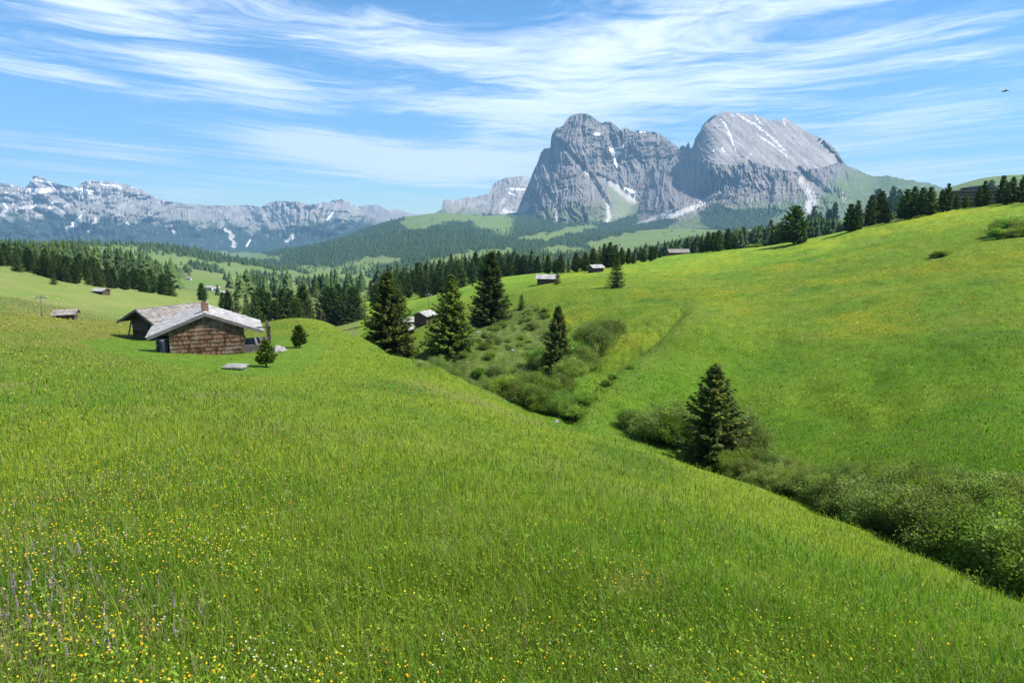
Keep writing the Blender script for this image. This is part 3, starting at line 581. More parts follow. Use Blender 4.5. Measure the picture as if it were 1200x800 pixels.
A_SCREE = [[(48, 228, 1), (32, 243, 3), (18, 246, 2)], [(66, 234, 1), (56, 246, 3), (44, 252, 3)], [(10, 244, 2), (2, 252, 4)], [(82, 236, 1), (72, 248, 2.5)], [(98, 246, 1), (90, 262, 4), (80, 268, 3)], [(112, 256, 3), (106, 270, 3)], [(140, 250, 1), (150, 262, 2)], [(264, 268, 1), (272, 276, 3), (274, 288, 3)], [(200, 262, 1), (204, 272, 2)], [(30, 232, 1), (14, 240, 2)], [(337, 282, 3), (345, 275, 2)]]
A_SNOW = [[(34, 221, 2), (48, 224, 3.5), (62, 222, 2.5)], [(88, 220, 1.5), (100, 224, 3), (110, 226, 2)], [(50, 232, 1), (40, 242, 1.6), (30, 247, 1)], [(62, 238, .8), (54, 247, 1.2)], [(40, 210, 1), (56, 214, 1.6), (70, 217, 1)], [(95, 252, 1), (84, 264, 1.6)], [(0, 233, 1.5), (8, 243, 1.5)], [(120, 216, 1), (140, 219, 1.3)], [(293, 282, 1), (289, 288, 1.5)], [(392, 246, 1), (384, 258, 1.2)]]
mountain('snow_streaked_range', A_SIL, A_FOOT, A_DEP, 1100, 190, far_disp(1.6, 1, 0), far_col(([-60, 0, 60, 120, 200, 260, 320, 400, 470], [252, 252, 253, 257, 257, 264, 268, 256, 256]), .35, A_SNOW, A_SCREE, 0, .3), back=1500, jag=1.3, js=11)
B_SIL = [(400, 258), (412, 246), (420, 242), (432, 240), (438, 240), (440, 238.5), (443, 240), (450, 244), (456, 246.5), (462, 245), (468, 246), (480, 250), (490, 252), (500, 256), (530, 268)]
mountain('hazy_far_peaks', B_SIL, [(400, 275), (530, 275)], [(400, 270, 13200), (530, 270, 13000), (440, 240, 15000), (490, 252, 15000), (400, 258, 14800), (530, 268, 14600)], 260, 60, far_disp(1.0, .8, 30), far_col(([400, 530], [262, 262]), .3, [], [], 30, .35), back=1200, jag=.6, js=4)
S_SIL = [(496, 262), (506, 252), (514, 247), (518, 244), (519, 234.5), (522, 233.5), (528, 234), (530, 238), (533, 235), (540, 233), (548, 231), (556, 231), (562, 229), (568, 228), (573, 227), (576, 219), (579, 215), (584, 212), (592, 208.5), (598, 207), (604, 207), (612, 206), (618, 207), (630, 215), (650, 245), (660, 262)]
S_DEP = [(496, 268, 8200), (560, 268, 8000), (660, 268, 8200), (520, 250, 9000), (560, 252, 8900), (600, 250, 8900), (524, 236, 9600), (555, 233, 9900), (575, 226, 10000), (592, 210, 10500), (615, 207, 10500), (590, 228, 9800), (640, 230, 10300), (660, 262, 9800)]
mountain('grey_plateau_peaks', S_SIL, [(496, 272), (660, 272)], S_DEP, 420, 130, lambda px, py: cracks(px, py, 1.8, 1.2, 1, 60) * sstep(262, 250, py), far_col(([496, 570, 660], [248, 254, 262]), .8, [[(598, 221, 1), (606, 222, 1.6), (615, 222, 1)], [(596, 226, .6), (604, 229, .9)]], [[(590, 248, 4), (612, 252, 4)], [(570, 256, 3), (585, 256, 3)]], 60, .1), back=1500, jag=.7, js=9)

# ------------------------------------------------------------------ the air
def build_haze():
    mb = MB(); mb.box((-21000, -3000, -750), (21000, 19500, 2150))
    m = bpy.data.materials.new('alpine_haze'); m.use_nodes = True; ns = m.node_tree.nodes; ns.remove(ns['Principled BSDF'])
    v = ns.new('ShaderNodeVolumePrincipled'); v.inputs['Color'].default_value = (.36, .68, 1.0, 1); v.inputs['Density'].default_value = 5.6e-5; v.inputs['Anisotropy'].default_value = 0.1
    m.node_tree.links.new(v.outputs[0], ns['Material Output'].inputs['Volume'])
    o = mb.build('haze', m); tag(o, kind='stuff')
build_haze()

# ------------------------------------------------------------------ grass and flowers
def rand_unit(n):
    v = rng.normal(size=(n, 3)); return v / np.linalg.norm(v, axis=1)[:, None]
def visible_weights(rmin, rmax, floor):
    px, py, d = project(np.stack([GX, GY, GZ], -1))
    run = np.minimum.accumulate(np.where(d > .5, py, 1e5), axis=1)
    up = np.maximum(np.r_['1', run[:, :-1] - run[:, 1:], np.zeros((len(AZ), 1))], 0)
    up = np.minimum(up, 40)
    wx = np.gradient(AZ) * 800
    k = ((LR > math.log(rmin)) & (LR < math.log(rmax)))[None] & (np.abs(AZ) < R(58))[:, None]
    wx = wx * np.where(np.abs(AZ) < R(43), 1, .55)
    return np.where(k, (up + floor * (LR[1] - LR[0]) * 60) * wx[:, None], 0)
def sample_ground(n, rmin, rmax, floor=.05):
    W = visible_weights(rmin, rmax, floor).ravel(); c = np.cumsum(W); i = np.searchsorted(c, rng.uniform(0, c[-1], n))
    ia, il = np.unravel_index(np.minimum(i, W.size - 1), GX.shape); ia = np.minimum(ia, len(AZ) - 2); il = np.minimum(il, len(LR) - 2)
    a = AZ[ia] + (AZ[ia + 1] - AZ[ia]) * rng.uniform(0, 1, n); r = np.exp(LR[il] + (LR[1] - LR[0]) * rng.uniform(0, 1, n))
    x, y = r * np.sin(a), r * np.cos(a)
    return x, y, r
def sprays(P, D, ln, wd, col, roll=None):
    """kite-shaped twigs: base P, direction D, length, width"""
    n = len(P); D = D / np.linalg.norm(D, axis=1)[:, None]; q = rand_unit(n) if roll is None else roll
    s = np.cross(D, q); s /= np.maximum(np.linalg.norm(s, axis=1), 1e-6)[:, None]
    m = P + D * (ln * .45)[:, None]
    V = np.stack([P, m + s * (wd * .5)[:, None], P + D * ln[:, None], m - s * (wd * .5)[:, None]], 1)
    return V.reshape(-1, 3), np.arange(4 * n).reshape(n, 4), np.repeat(col, 4, 0)
def build_grass(n):
    x, y, r = sample_ground(n, 2.6, 190)
    P0 = np.stack([x, y, gz(x, y)], -1); px, py, d = project(P0)
    lawn = inpoly(px, py, LAWN) & (r > 38) & (r < 95)
    tuft = fbm(x / 1.3, y / 1.3, 3, 201); clump = fbm(x / .35, y / .35, 2, 202)
    h = rng.gamma(2.6, .040, n) * (1 + .6 * tuft + .5 * clump) * lerp(1, .75, sstep(25, 70, r)); h = np.where(lawn, h * .3, h); h = np.clip(h, .03, .7)
    wd = np.maximum(.0035 + .003 * rng.uniform(0, 1, n), .00088 * r * rng.uniform(.6, 1.3, n))
    th = rng.uniform(0, 2 * np.pi, n); side = np.stack([np.cos(th), np.sin(th), np.zeros(n)], -1)
    ln = rng.uniform(0, 2 * np.pi, n); wind = np.stack([-.22 + .25 * tuft, .08 + .2 * clump, 0 * x], -1)
    lean = np.stack([np.cos(ln), np.sin(ln), np.zeros(n)], -1) * rng.uniform(.1, .95, n)[:, None] + wind * rng.uniform(.2, 1.0, n)[:, None]
    up = np.array([0, 0, 1.0])
    mid = P0 + h[:, None] * (.55 * up + .22 * lean); tip = P0 + h[:, None] * (.95 * up + .75 * lean)
    base = P0 - np.array([0, 0, .02])
    V = np.stack([base - side * wd[:, None] * .5, base + side * wd[:, None] * .5, mid + side * wd[:, None] * .42, mid - side * wd[:, None] * .42, tip], 1)
    c = meadow_col(x, y) * rng.uniform(.55, 1.5, n)[:, None]
    u = rng.uniform(0, 1, n)
    dry = u < (.05 + .11 * sstep(.0, .5, fbm(x / 4, y / 4, 3, 203)) + .10 * sstep(400, 0, px) * sstep(700, 800, py)) * (~lawn); c[dry] = lerp(C3(.26, .23, .10), C3(.34, .27, .16), rng.uniform(0, 1, dry.sum())[:, None])
    V[dry, 2:4] += np.array([0, 0, .03]); V[dry, 4] += np.stack([rng.normal(0, .03, dry.sum()), rng.normal(0, .03, dry.sum()), rng.uniform(.0, .09, dry.sum())], -1)     # seed stalks stand above the blades
    yl = (u > .80); c[yl] = c[yl] * C3(1.55, 1.25, .9)
    dk = (u > .55) & (u < .68); c[dk] *= C3(.6, .8, .9)
    cc = np.repeat(c[:, None], 5, 1)
    i = np.arange(n)[:, None] * 5
    # broad herb leaves (clover, dock, plantain, lady's mantle) low among the blades
    m = int(n * .55); x, y, r = sample_ground(m, 2.6, 200); far = sstep(40, 80, r); z = gz(x, y)
    lawn = inpoly(*project(np.stack([x, y, z], -1))[:2], LAWN) & (r > 38) & (r < 95)
    hz_ = rng.uniform(.02, .17, m) * (1 + .6 * fbm(x / .8, y / .8, 2, 205)) * np.where(lawn, .35, 1); P = np.stack([x, y, z + hz_], -1)
    th = rng.uniform(0, 2 * np.pi, m); D = np.stack([np.cos(th), np.sin(th), rng.normal(.55, .6, m)], -1)
    ll = np.clip(rng.gamma(3, .009, m), .008, .06); ll = np.maximum(ll, .0017 * r * rng.uniform(.7, 1.5, m)); lw = np.maximum(ll * rng.uniform(.18, .42, m), .0008 * r)
    kind = fbm(x / .55, y / .55, 2, 206)
    c2 = meadow_col(x, y) * rng.uniform(.6, 1.5, m)[:, None] * lerp(C3(.85, 1.0, 1.1), C3(1.25, 1.15, .9), np.clip(.5 + kind, 0, 1)[:, None])
    V2, f2, c2 = sprays(P, D, ll, lw, c2, rand_unit(m) * .5 + np.array([0, 0, 1.0]))
    nv = n * 5
    o = mesh_np('meadow_grass', np.r_[V.reshape(-1, 3), V2], [np.r_[i + np.array([[0, 1, 2, 3]]), f2 + nv], i + np.array([[3, 2, 4]])], attr_leaf_mat('grass_blade', .42, .55, .12), col=np.r_[cc.reshape(-1, 3), c2])
    tag(o, kind='stuff')
build_grass(NG if 'NG' in globals() else 640000)

def disks(P, nrm, rad, col, k=6):
    n = len(P); a = np.cross(nrm, [0.31, .2, .93]); a /= np.linalg.norm(a, axis=1)[:, None]; b = np.cross(nrm, a)
    t = np.arange(k) * 2 * np.pi / k
    V = P[:, None] + rad[:, None, None] * (np.cos(t)[None, :, None] * a[:, None] + np.sin(t)[None, :, None] * b[:, None])
    return V.reshape(-1, 3), np.arange(n * k).reshape(n, k), np.repeat(col, k, 0)
petal_mat = attr_leaf_mat('petals', .35, .7, .1, tcol=(1, 1, 1))
def build_flowers():
    n = 175000; x, y, r = sample_ground(n, 2.8, 240)
    z = gz(x, y); px, py, d = project(np.stack([x, y, z], -1)); u = rng.uniform(0, 1, n)
    patch = fbm(x / 5, y / 5, 4, 211); wide = fbm(x / 16, y / 16, 3, 212); spot = fbm(x / 1.1, y / 1.1, 2, 213)
    left = sstep(760, 60, px)
    dens = (.10 + .26 * left ** 1.4) * lerp(.45, 1, sstep(5, 10, r)) * np.clip(.35 + 1.8 * patch + .8 * spot, 0, 2.2) * np.where(r < 40, 1, .5)
    dens = dens + .16 * np.clip(1.25 - np.hypot((px - 742) / 50, (py - 690) / 22), 0, 1) * (r < 14)
    fl = (r > 40) & (px < 420) & (px > -80)
    dens = np.where(fl, .42 * np.clip(.4 + 1.8 * fbm(x / 7, y / 7, 3, 214), 0, 1.6), dens)
    bank = (r > 34) & (px > 640) & (py < 560)
    dens = np.where(bank, .42 * sstep(.12, .5, fbm(x / 13, y / 13, 4, 215) + .35 * fbm(x / 60, y / 60, 2, 216)) + .03, dens)
    gold = bank & inpoly(px + 12 * pn(px / 30, py / 6, 3), py + 3 * pn(px / 20, py / 5, 4), [(735, 340), (830, 338), (1000, 322), (1200, 290), (1200, 312), (1010, 330), (830, 350), (740, 350)])
    dens = np.where(gold, .5 * np.clip(.5 + 1.5 * pn(x / 6, y / 6, 5), 0, 1), dens)
    lawn = inpoly(px, py, LAWN) & (r > 38) & (r < 95); keep = (u < dens) & ~lawn
    x, y, r, z, px, py = [q[keep] for q in (x, y, r, z, px, py)]; n = len(x)
    kind = rng.uniform(0, 1, n)
    wh = sstep(.1, .4, fbm(x / 3, y / 3, 3, 217)); white = kind < .08 + .36 * wh; mauve = (kind > .95)
    rad = np.maximum(0.0046 + .0045 * rng.uniform(0, 1, n), .00055 * r * rng.uniform(.7, 1.4, n)); hh = (.14 + .16 * rng.uniform(0, 1, n)) * (1 + r / 250)
    nr = rng.normal(size=(n, 3)) * .45 + np.array([.25, -.25, 1.0]); nr /= np.linalg.norm(nr, axis=1)[:, None]
    col = lerp(C3(.85, .58, .01), C3(.80, .68, .06), rng.uniform(0, 1, n)[:, None]) * rng.uniform(.75, 1.0, n)[:, None]
    og = rng.uniform(0, 1, n) < .14; col[og] = C3(.85, .40, .01)
    P = np.stack([x, y, z + hh], -1)
    for nm, m, cc, sc_ in (('yellow_flowers', ~white & ~mauve, None, 1), ('white_flowers', white & ~mauve, C3(.66, .66, .56), .9), ('mauve_flowers', mauve, C3(.38, .25, .42), .8)):
        k = m; c = col[k] if cc is None else cc * rng.uniform(.7, 1.1, k.sum())[:, None]
        V, f, vc = disks(P[k], nr[k], rad[k] * sc_, c)
        st = .0016 + .0001 * r[k]; b = np.stack([x[k], y[k], z[k]], -1); s = np.array([1.0, 0, 0])     # a stem under every head
        SV = np.stack([b - s * st[:, None], b + s * st[:, None], P[k] - nr[k] * .002], 1).reshape(-1, 3); sf = np.arange(len(SV)).reshape(-1, 3) + len(V)
        tag(mesh_np(nm, np.r_[V, SV], [f, sf], petal_mat, col=np.r_[vc, np.broadcast_to(C3(.08, .15, .02), SV.shape)]), kind='stuff')
    # pale mauve spikes and bleached seed heads standing in the near left corner
    m = 1500; qx = np.abs(rng.normal(0, 110, m)) - 25; qy = 610 + 195 * rng.beta(1.4, 1.4, m); H = hit(qx, qy, 2.5, 12); ok = ~np.isnan(H[:, 0]); H = H[ok][:260]; n = len(H)
    VV, FF, CC = [], [], []; off = 0
    spike = rng.uniform(0, 1, n) < .22
    for j in range(n):
        h = rng.uniform(.22, .42); ln = rng.normal(0, .10, 2) - [.05, 0]; b = H[j]; top = b + [ln[0] * h, ln[1] * h, h]
        e = .0016; VV += [b + [-e, 0, 0], b + [e, 0, 0], top]; FF.append([off, off + 1, off + 2]); CC += [C3(.11, .15, .03)] * 3; off += 3
        c = lerp(C3(.36, .22, .42), C3(.52, .40, .55), rng.uniform()) if spike[j] else lerp(C3(.33, .28, .16), C3(.38, .27, .22), rng.uniform())
        L_ = h * (.3 if spike[j] else .28)
        for q in range(14):
            f = 1 - q / 14; p = top - (top - b) / h * L_ * (q / 14); a = rng.uniform(0, 6.28); o = np.array([math.cos(a), math.sin(a), .3]) * (.013 if spike[j] else .009) * (1.15 - f * .7)
            s = np.array([-math.sin(a), math.cos(a), 0]) * .006; VV += [p - s, p + s, p + o]; FF.append([off, off + 1, off + 2]); CC += [c * rng.uniform(.8, 1.15)] * 3; off += 3
    tag(mesh_np('tall_seed_heads', np.array(VV), [np.array(FF)], petal_mat, col=np.array(CC)), kind='stuff')
build_flowers()

# ------------------------------------------------------------------ conifers and shrubs
bark = wood_mat('bark', (.045, .034, .026), (.11, .085, .065), stretch=(1, 1, .25), scale=9, bump=.03, island=False)
needle = attr_leaf_mat('needles', .30, .7, .10, tree=True, tcol=(1.2, 1.3, .5))
leafm = attr_leaf_mat('shrub_leaves', .5, .7, .08, tree=True, tcol=(1.15, 1.25, .5))
def conifer(name, H, Rb, kind, seed, base=.05, nw=26, nb=8, per=9, cols=((.032, .060, .018), (.075, .11, .026)), gap=.0, size=.42):
    """a tree of H metres at the origin: trunk with limbs, and a crown of needle twigs"""
    g = np.random.default_rng(seed); root = empty(name, (0, 0, 0)); tm = MB()
    bend = g.normal(0, .012 * H, (2,)); axis = lambda h: np.array([bend[0] * h * h, bend[1] * h * h, h * H])
    rt = .016 * H + .03; hs = np.linspace(-.02, .98, 9); tm.tube([axis(h) for h in hs], [rt * (1 - .93 * max(h, 0)) * (1.35 if h < 0.02 else 1) for h in hs], 9)
    P, D, Ls, Ws, Cs, RL = [], [], [], [], [], []
    lop = g.uniform(0, 6.28)
    for k in range(nw):
        h = base + (1 - base) * (k + g.uniform(-.35, .35)) / nw; h = min(max(h, base * .8), .985)
        t = (h - base) / (1 - base)
        if kind == 'spruce': prof = (1 - max(t, 0)) ** .85 * min(1, .72 + 3 * max(t, 0)); el = lerp(-.22, .75, max(t, 0) ** 1.2)
        elif kind == 'pine': prof = min(1, (1.02 - t) ** .62) * min(1, .62 + 1.6 * max(t, 0)); el = lerp(.0, .8, max(t, 0))
        else: prof = (1 - t) ** .7 * min(1, .5 + 2.2 * max(t, 0)); el = lerp(-.1, .6, t)
        n_b = max(4, int(nb * (.55 + .45 * (1 - t)) + g.uniform(-1, 1)))
        a0 = g.uniform(0, 6.28)
        for b in range(n_b):
            if g.uniform() < gap: continue
            a = a0 + 6.283 * b / n_b + g.normal(0, .22)
            L = Rb * prof * g.uniform(.68, 1.14) * (1 + .16 * math.cos(a - lop)) + .02 * H * .3
            out = np.array([math.cos(a), math.sin(a), 0]); e = el + g.normal(0, .12); o = axis(h)
            f = np.linspace(.12 if kind != 'pine' else .3, 1, per)
            sag = -.10 * L if kind == 'spruce' else .06 * L
            pts = o + out * (f * L * math.cos(e))[:, None] + np.array([0, 0, 1.0]) * (f * L * math.sin(e) + sag * 4 * f * (1 - f) + (.10 if kind == 'spruce' else .16) * L * f ** 3)[:, None]
            if L > .1 * H * .35: tm.tube([o, pts[per // 2], pts[-1]], [.012 * L + .012, .008 * L + .008, .004], 4)
            lat = np.array([-out[1], out[0], 0]); cb = lerp(np.array(cols[0]), np.array(cols[1]), g.uniform(0, 1)) * g.uniform(.75, 1.25)
            for q in range(per):
                for sgn in (-1, 1, 0):
                    if g.uniform() < .12: continue
                    l = size * (.55 + .5 * (1 - .35 * f[q])) * g.uniform(.7, 1.3) * (1 - .45 * max(t, 0))
                    if kind == 'pine': d = out * .6 + lat * sgn * g.uniform(.2, .9) + np.array([0, 0, g.uniform(.1, 1.0)]); wd = l * .55
                    else: d = out * g.uniform(.5, 1.0) + lat * sgn * g.uniform(.5, 1.1) + np.array([0, 0, g.uniform(-.55, .12)]); wd = l * .42
                    P.append(pts[q] + g.normal(0, .035 * size, 3)); D.append(d); Ls.append(l); Ws.append(wd)
                    young = 1.0 + .9 * (g.uniform() < .22)
                    Cs.append(cb * g.uniform(.75, 1.3) * np.array([young ** 1.05, young, 1])); RL.append(np.array([0, 0, 1.0]) + g.normal(0, .55, 3))
    for q in range(10): P.append(axis(.93 + .006 * q)); D.append(np.array([g.normal(0, .5), g.normal(0, .5), 1])); Ls.append(.05 * H * .8); Ws.append(.02 * H * .7); Cs.append(np.array(cols[1])); RL.append(g.normal(size=3))
    V, f, c = sprays(np.array(P), np.array(D), np.array(Ls), np.array(Ws), np.array(Cs), np.array(RL))
    tm.build('trunk', bark, root, smooth=True); mesh_np('crown', V, [f], needle, root, col=c)
    root['_h'] = H; return root
def shrub(name, H, Rb, seed, n=17000, leaf=.09, cols=((.145, .22, .05), (.245, .315, .088)), thin=.0):
    g = np.random.default_rng(seed); root = empty(name, (0, 0, 0)); tm = MB(); tips = []
    for k in range(30):
        a = g.uniform(0, 6.28); q = g.uniform(0, 1) ** .6; rr = Rb * q; top = np.array([rr * math.cos(a), rr * math.sin(a), H * math.sqrt(max(.05, 1 - .75 * q * q)) * g.uniform(.78, 1.1)])
        b = np.array([.18 * rr * math.cos(a), .18 * rr * math.sin(a), -.08]); m = lerp(b, top, .5) + np.array([0, 0, .1 * H]) + g.normal(0, .04, 3)
        tm.tube([b, m, top], [.022, .014, .004], 5); tips += [(top, 1.0), (m, .7), (lerp(m, top, .55), .9)]
        for j in range(3):
            p = lerp(m, top, g.uniform(.1, .8)); e = p + g.normal(0, .22 * Rb, 3) + [0, 0, .12 * H]; e[2] = max(e[2], .15 * H); tm.tube([p, e], [.009, .003], 4); tips.append((e, .9))
    tips_p = np.array([t[0] for t in tips]); w_ = np.array([t[1] for t in tips]); i = g.choice(len(tips), n, p=w_ / w_.sum())
    P = tips_p[i] + g.normal(0, 1, (n, 3)) * np.array([.105 * Rb, .105 * Rb, .085 * H]); P[:, 2] = np.abs(P[:, 2])
    D = g.normal(size=(n, 3)) * .8 + P / np.linalg.norm(P, axis=1)[:, None] * .7 + [0, 0, .4]
    tc = lerp(np.array(cols[0]), np.array(cols[1]), g.uniform(0, 1, len(tips))[:, None]) * g.uniform(.65, 1.3, len(tips))[:, None]; c = tc[i] * g.uniform(.7, 1.35, n)[:, None]
    V, f, c = sprays(P, D, leaf * g.uniform(.6, 1.4, n), leaf * .55 * g.uniform(.7, 1.3, n), c)
    tm.build('stem', bark, root, smooth=True); mesh_np('foliage', V, [f], leafm, root, col=c)
    root['_h'] = H; return root
SPR = [conifer('spruce_tree', 10, 3.3, 'spruce', 11, .04, 26, 10, 10, size=.55), conifer('spruce_tree', 10, 3.7, 'spruce', 12, .02, 24, 11, 10, size=.58), conifer('spruce_tree', 10, 2.7, 'spruce', 13, .05, 27, 9, 9, size=.52)]
PIN = [conifer('pine_tree', 10, 3.2, 'pine', 21, .05, 22, 11, 8, ((.034, .066, .022), (.070, .11, .034)), .03, .85), conifer('pine_tree', 10, 3.9, 'pine', 22, .04, 20, 12, 8, ((.034, .066, .022), (.070, .11, .034)), .03, .9), conifer('pine_tree', 10, 2.7, 'pine', 23, .06, 22, 10, 8, ((.034, .064, .022), (.066, .105, .034)), .03, .8)]
LAR = [conifer('larch_tree', 10, 2.6, 'larch', 31, .10, 22, 7, 8, ((.045, .075, .018), (.085, .12, .03)), .15, .42)]
BRO = [conifer('larch_tree', 10, 2.8, 'larch', 35, .08, 22, 8, 8, ((.075, .055, .042), (.13, .095, .075)), .2, .34)]
LOO = [conifer('spruce_tree', 6.2, 2.45, 'spruce', 41, .08, 26, 12, 14, ((.042, .074, .018), (.105, .135, .032)), .09, .42)]
HER = [conifer('spruce_tree', 10, 3.6, 'spruce', 51, .02, 36, 15, 15, ((.045, .072, .016), (.12, .15, .028)), 0.02, .62), conifer('spruce_tree', 10, 3.2, 'spruce', 52, .02, 36, 15, 14, ((.034, .060, .018), (.080, .11, .026)), 0.02, .58), conifer('spruce_tree', 10, 3.7, 'spruce', 53, .02, 34, 15, 15, ((.055, .085, .018), (.14, .175, .032)), 0.03, .62)]
SHR = [shrub('willow_shrub', 2, 1.5, 61), shrub('willow_shrub', 2, 1.6, 62, 17000, .092, ((.165, .22, .066), (.262, .312, .108))), shrub('willow_shrub', 2, 1.4, 63, 16000, .095, ((.145, .25, .036), (.255, .36, .062)))]
YPI = [conifer('young_pine', 2, .82, 'pine', 72, .14, 13, 9, 8, ((.045, .08, .018), (.11, .155, .034)), .06, .33)]
used = set()
def put(protos, i, P, h, wide=1.0, rz=None, sink=.0):
    p = protos[i % len(protos)]
    if p.name in used: o = copy_tree(p)
    else: o = p; used.add(p.name)
    s = h / p['_h']; o.location = (P[0], P[1], P[2] - sink); o.scale = (s * wide, s * wide, s); o.rotation_euler = (rng.normal(0, .015), rng.normal(0, .015), rng.uniform(0, 6.28) if rz is None else rz)
    return o
def height_for(P, px_h): return px_h / F * float(project(P)[2]) * 1.02

hero = [  # px, distance, photo height, protos, index, wide, label
 (455, 92, 100, HER, 0, 1.0, 'large olive green spruce leftmost of the gully group, foot hidden by the meadow edge'),
 (476, 90, 34, SPR, 1, 1.0, 'small young spruce tucked against the right foot of the leftmost big spruce'),
 (530, None, 88, HER, 2, 1.0, 'light olive spruce above the pale boulders, between the two tallest gully spruces'),
 (575, None, 82, HER, 1, 1.02, 'broad dark spruce with a blunt skirt, standing highest in the gully group'),
 (655, None, 86, HER, 1, .9, 'slim dark conical spruce alone among bushes at the foot of the far bank'),
 (834, None, 124, LOO, 0, 1.05, 'loose ragged young spruce with bare trunk foot, nearest to the viewer of all conifers'),
 (722, None, 40, SPR, 1, .85, 'single dark spruce out on the open far meadow below the treeline'),
 (611, None, 18, SPR, 2, 1.3, 'stunted dark spruce on the steep bank right of the broad spruce'),
 (653, None, 16, SPR, 0, 1.1, 'small spruce growing in front of the grey roofed barn'),
 (930, None, 42, PIN, 1, 1.25, 'squat dark stone pine standing forward of the row, shadow on its left'),
 (1089, None, 10, PIN, 1, 1.2, 'little round pine bush at the edge of the crest row beside a lit gap'),
 (378, 190, 42, BRO, 0, 1.0, 'leafless reddish brown larch at the right end of the grove behind the huts'),
]
hy = {530: 411, 575: 378, 655: 444, 834: 549, 722: 337, 611: 362, 653: 333, 930: 286, 1089: 252}
def ph(px, py, rmin=2.0):
    return Vector(hit(px, py, rmin)[0])
for px, r, hpx, pr, i, wd, lab in hero:
    P = at_r(px, r) if r else ph(px, hy[px], {834: 20, 530: 70, 575: 90, 655: 50}.get(px, 60))
    o = put(pr, i, P, height_for(P, hpx), wd, sink=.1); tag(o, lab, 'tree')
hero_root_done = True

# ---- tree belts one can count
def belt(pts, protos, label, group, rmin, rmax=900, cat='tree', r=None, wide=(.75, 1.0)):
    """pts: (photo x, photo y of the foot, photo height[, distance]); labelled by their order from the left"""
    pts = sorted(pts)
    for k, e in enumerate(pts):
        P = at_r(e[0], e[3]) if len(e) > 3 else ph(e[0], e[1], rmin)
        if np.isnan(P[0]): continue
        o = put(protos, int(rng.integers(0, 99)), P, height_for(P, e[2]), rng.uniform(*wide), sink=.15)
        tag(o, label % ordw(k + 1), cat, group)
crest = [(766, 304, 16), (773, 302, 11), (805, 297, 13), (811, 297, 14), (822, 296, 17), (829, 295, 25), (835, 295, 24), (841, 295, 26), (852, 293, 26), (861, 292, 17), (869, 291, 26), (887, 287, 22), (902, 285, 29), (893, 286, 17), (914, 276, 30, 285), (905, 276, 26, 290), (953, 274, 33), (946, 275, 24), (960, 272, 24), (976, 268, 32), (970, 269, 24), (995, 273, 34, 232), (1003, 272, 36, 232), (1019, 265, 38), (1026, 263, 42), (1037, 262, 26), (1031, 258, 40, 250), (1044, 258, 40), (1051, 257, 36), (1060, 257, 36), (1069, 255, 38), (1079, 253, 34), (1088, 252, 34), (1109, 248, 34), (1103, 249, 28), (1120, 246, 20), (1131, 244, 17), (1146, 242, 25), (1152, 241, 30), (1159, 240, 29), (1172, 239, 34), (1184, 239, 33), (1178, 240, 28), (1196, 238, 34), (1215, 237, 34)]
crest = [(e[0], e[1], e[2] * .92, *e[3:]) for e in crest]
belt(crest, PIN, 'dark green stone pine on the right-hand meadow crest, %s from the left in the row', 'stone pines along the right-hand meadow crest', 140)
mid = [(588, 326, 24, 330), (597, 326, 26, 330), (606, 325, 26, 340), (614, 324, 25, 340), (622, 323, 26, 330), (630, 323, 24, 330), (642, 321, 22), (651, 320, 15), (657, 320, 22), (666, 319, 16), (674, 319, 23), (686, 318, 21), (680, 318, 15, 290), (695, 316, 24), (702, 315, 26), (708, 314, 27), (715, 313, 28), (721, 312, 24), (728, 311, 20), (736, 309, 18), (742, 309, 13), (754, 307, 15), (763, 306, 17)]
belt(mid, PIN + SPR[:1], 'conifer behind the small barns, %s from the left along the central far meadow edge', 'conifers along the far edge of the central meadow', 200)
grove = [(237, None, 20, 330), (262, None, 26, 260), (270, None, 38, 240), (280, None, 40, 235), (290, None, 40, 230), (300, None, 42, 225), (307, None, 45, 235), (316, None, 44, 230), (325, None, 38, 215), (333, None, 46, 240), (341, None, 44, 235), (349, None, 38, 215), (357, None, 48, 245), (365, None, 46, 235), (372, None, 52, 250), (385, None, 46, 245), (392, None, 44, 230), (398, None, 48, 240), (405, None, 42, 225), (413, None, 40, 230), (420, None, 44, 225), (428, None, 36, 205), (345, None, 26, 190), (322, None, 24, 190), (300, None, 22, 185)]
belt(grove, PIN + LAR + SPR[:2], 'conifer of the grove behind the huts, %s from the left', 'conifers of the grove behind the two huts', 100)
band = [(int(x), None, float(h), float(r)) for x, h, r in zip(np.linspace(436, 584, 42) + rng.uniform(-2, 2, 42), rng.uniform(22, 33, 42), rng.uniform(285, 430, 42))]
belt(band, SPR[:2] + PIN, 'conifer in the dark wood behind the gully spruces, %s from the left', 'conifers of the wood behind the gully spruces', 200)
lw = []
bx = [0, 30, 45, 60, 85, 100, 125, 150, 170, 185, 203]; by = [316, 319, 321, 326, 329, 332, 336, 339, 342, 343, 343]
for k in range(96):
    x = rng.uniform(-12, 201); t = rng.uniform(0, 1) ** 1.3
    lw.append((x, None, rng.uniform(19, 28) * (1 - .12 * t), 318 + (150 * t * (1 - .55 * max(x, 0) / 200)) - .03 * x))
belt(lw, PIN + SPR, 'conifer of the dense dark wood above the left pasture, %s from the left', 'conifers of the dense wood above the left pasture', 200)
for x, y, h, lab in ((63, 333, 11, 'tiny lone spruce standing out in front of the left wood, the more left of two'), (104, 334, 11, 'small lone spruce just off the left wood, the more right of two')):
    P = ph(x, y, 130); o = put(SPR, 1, P, height_for(P, h), 1.3); tag(o, lab, 'tree')

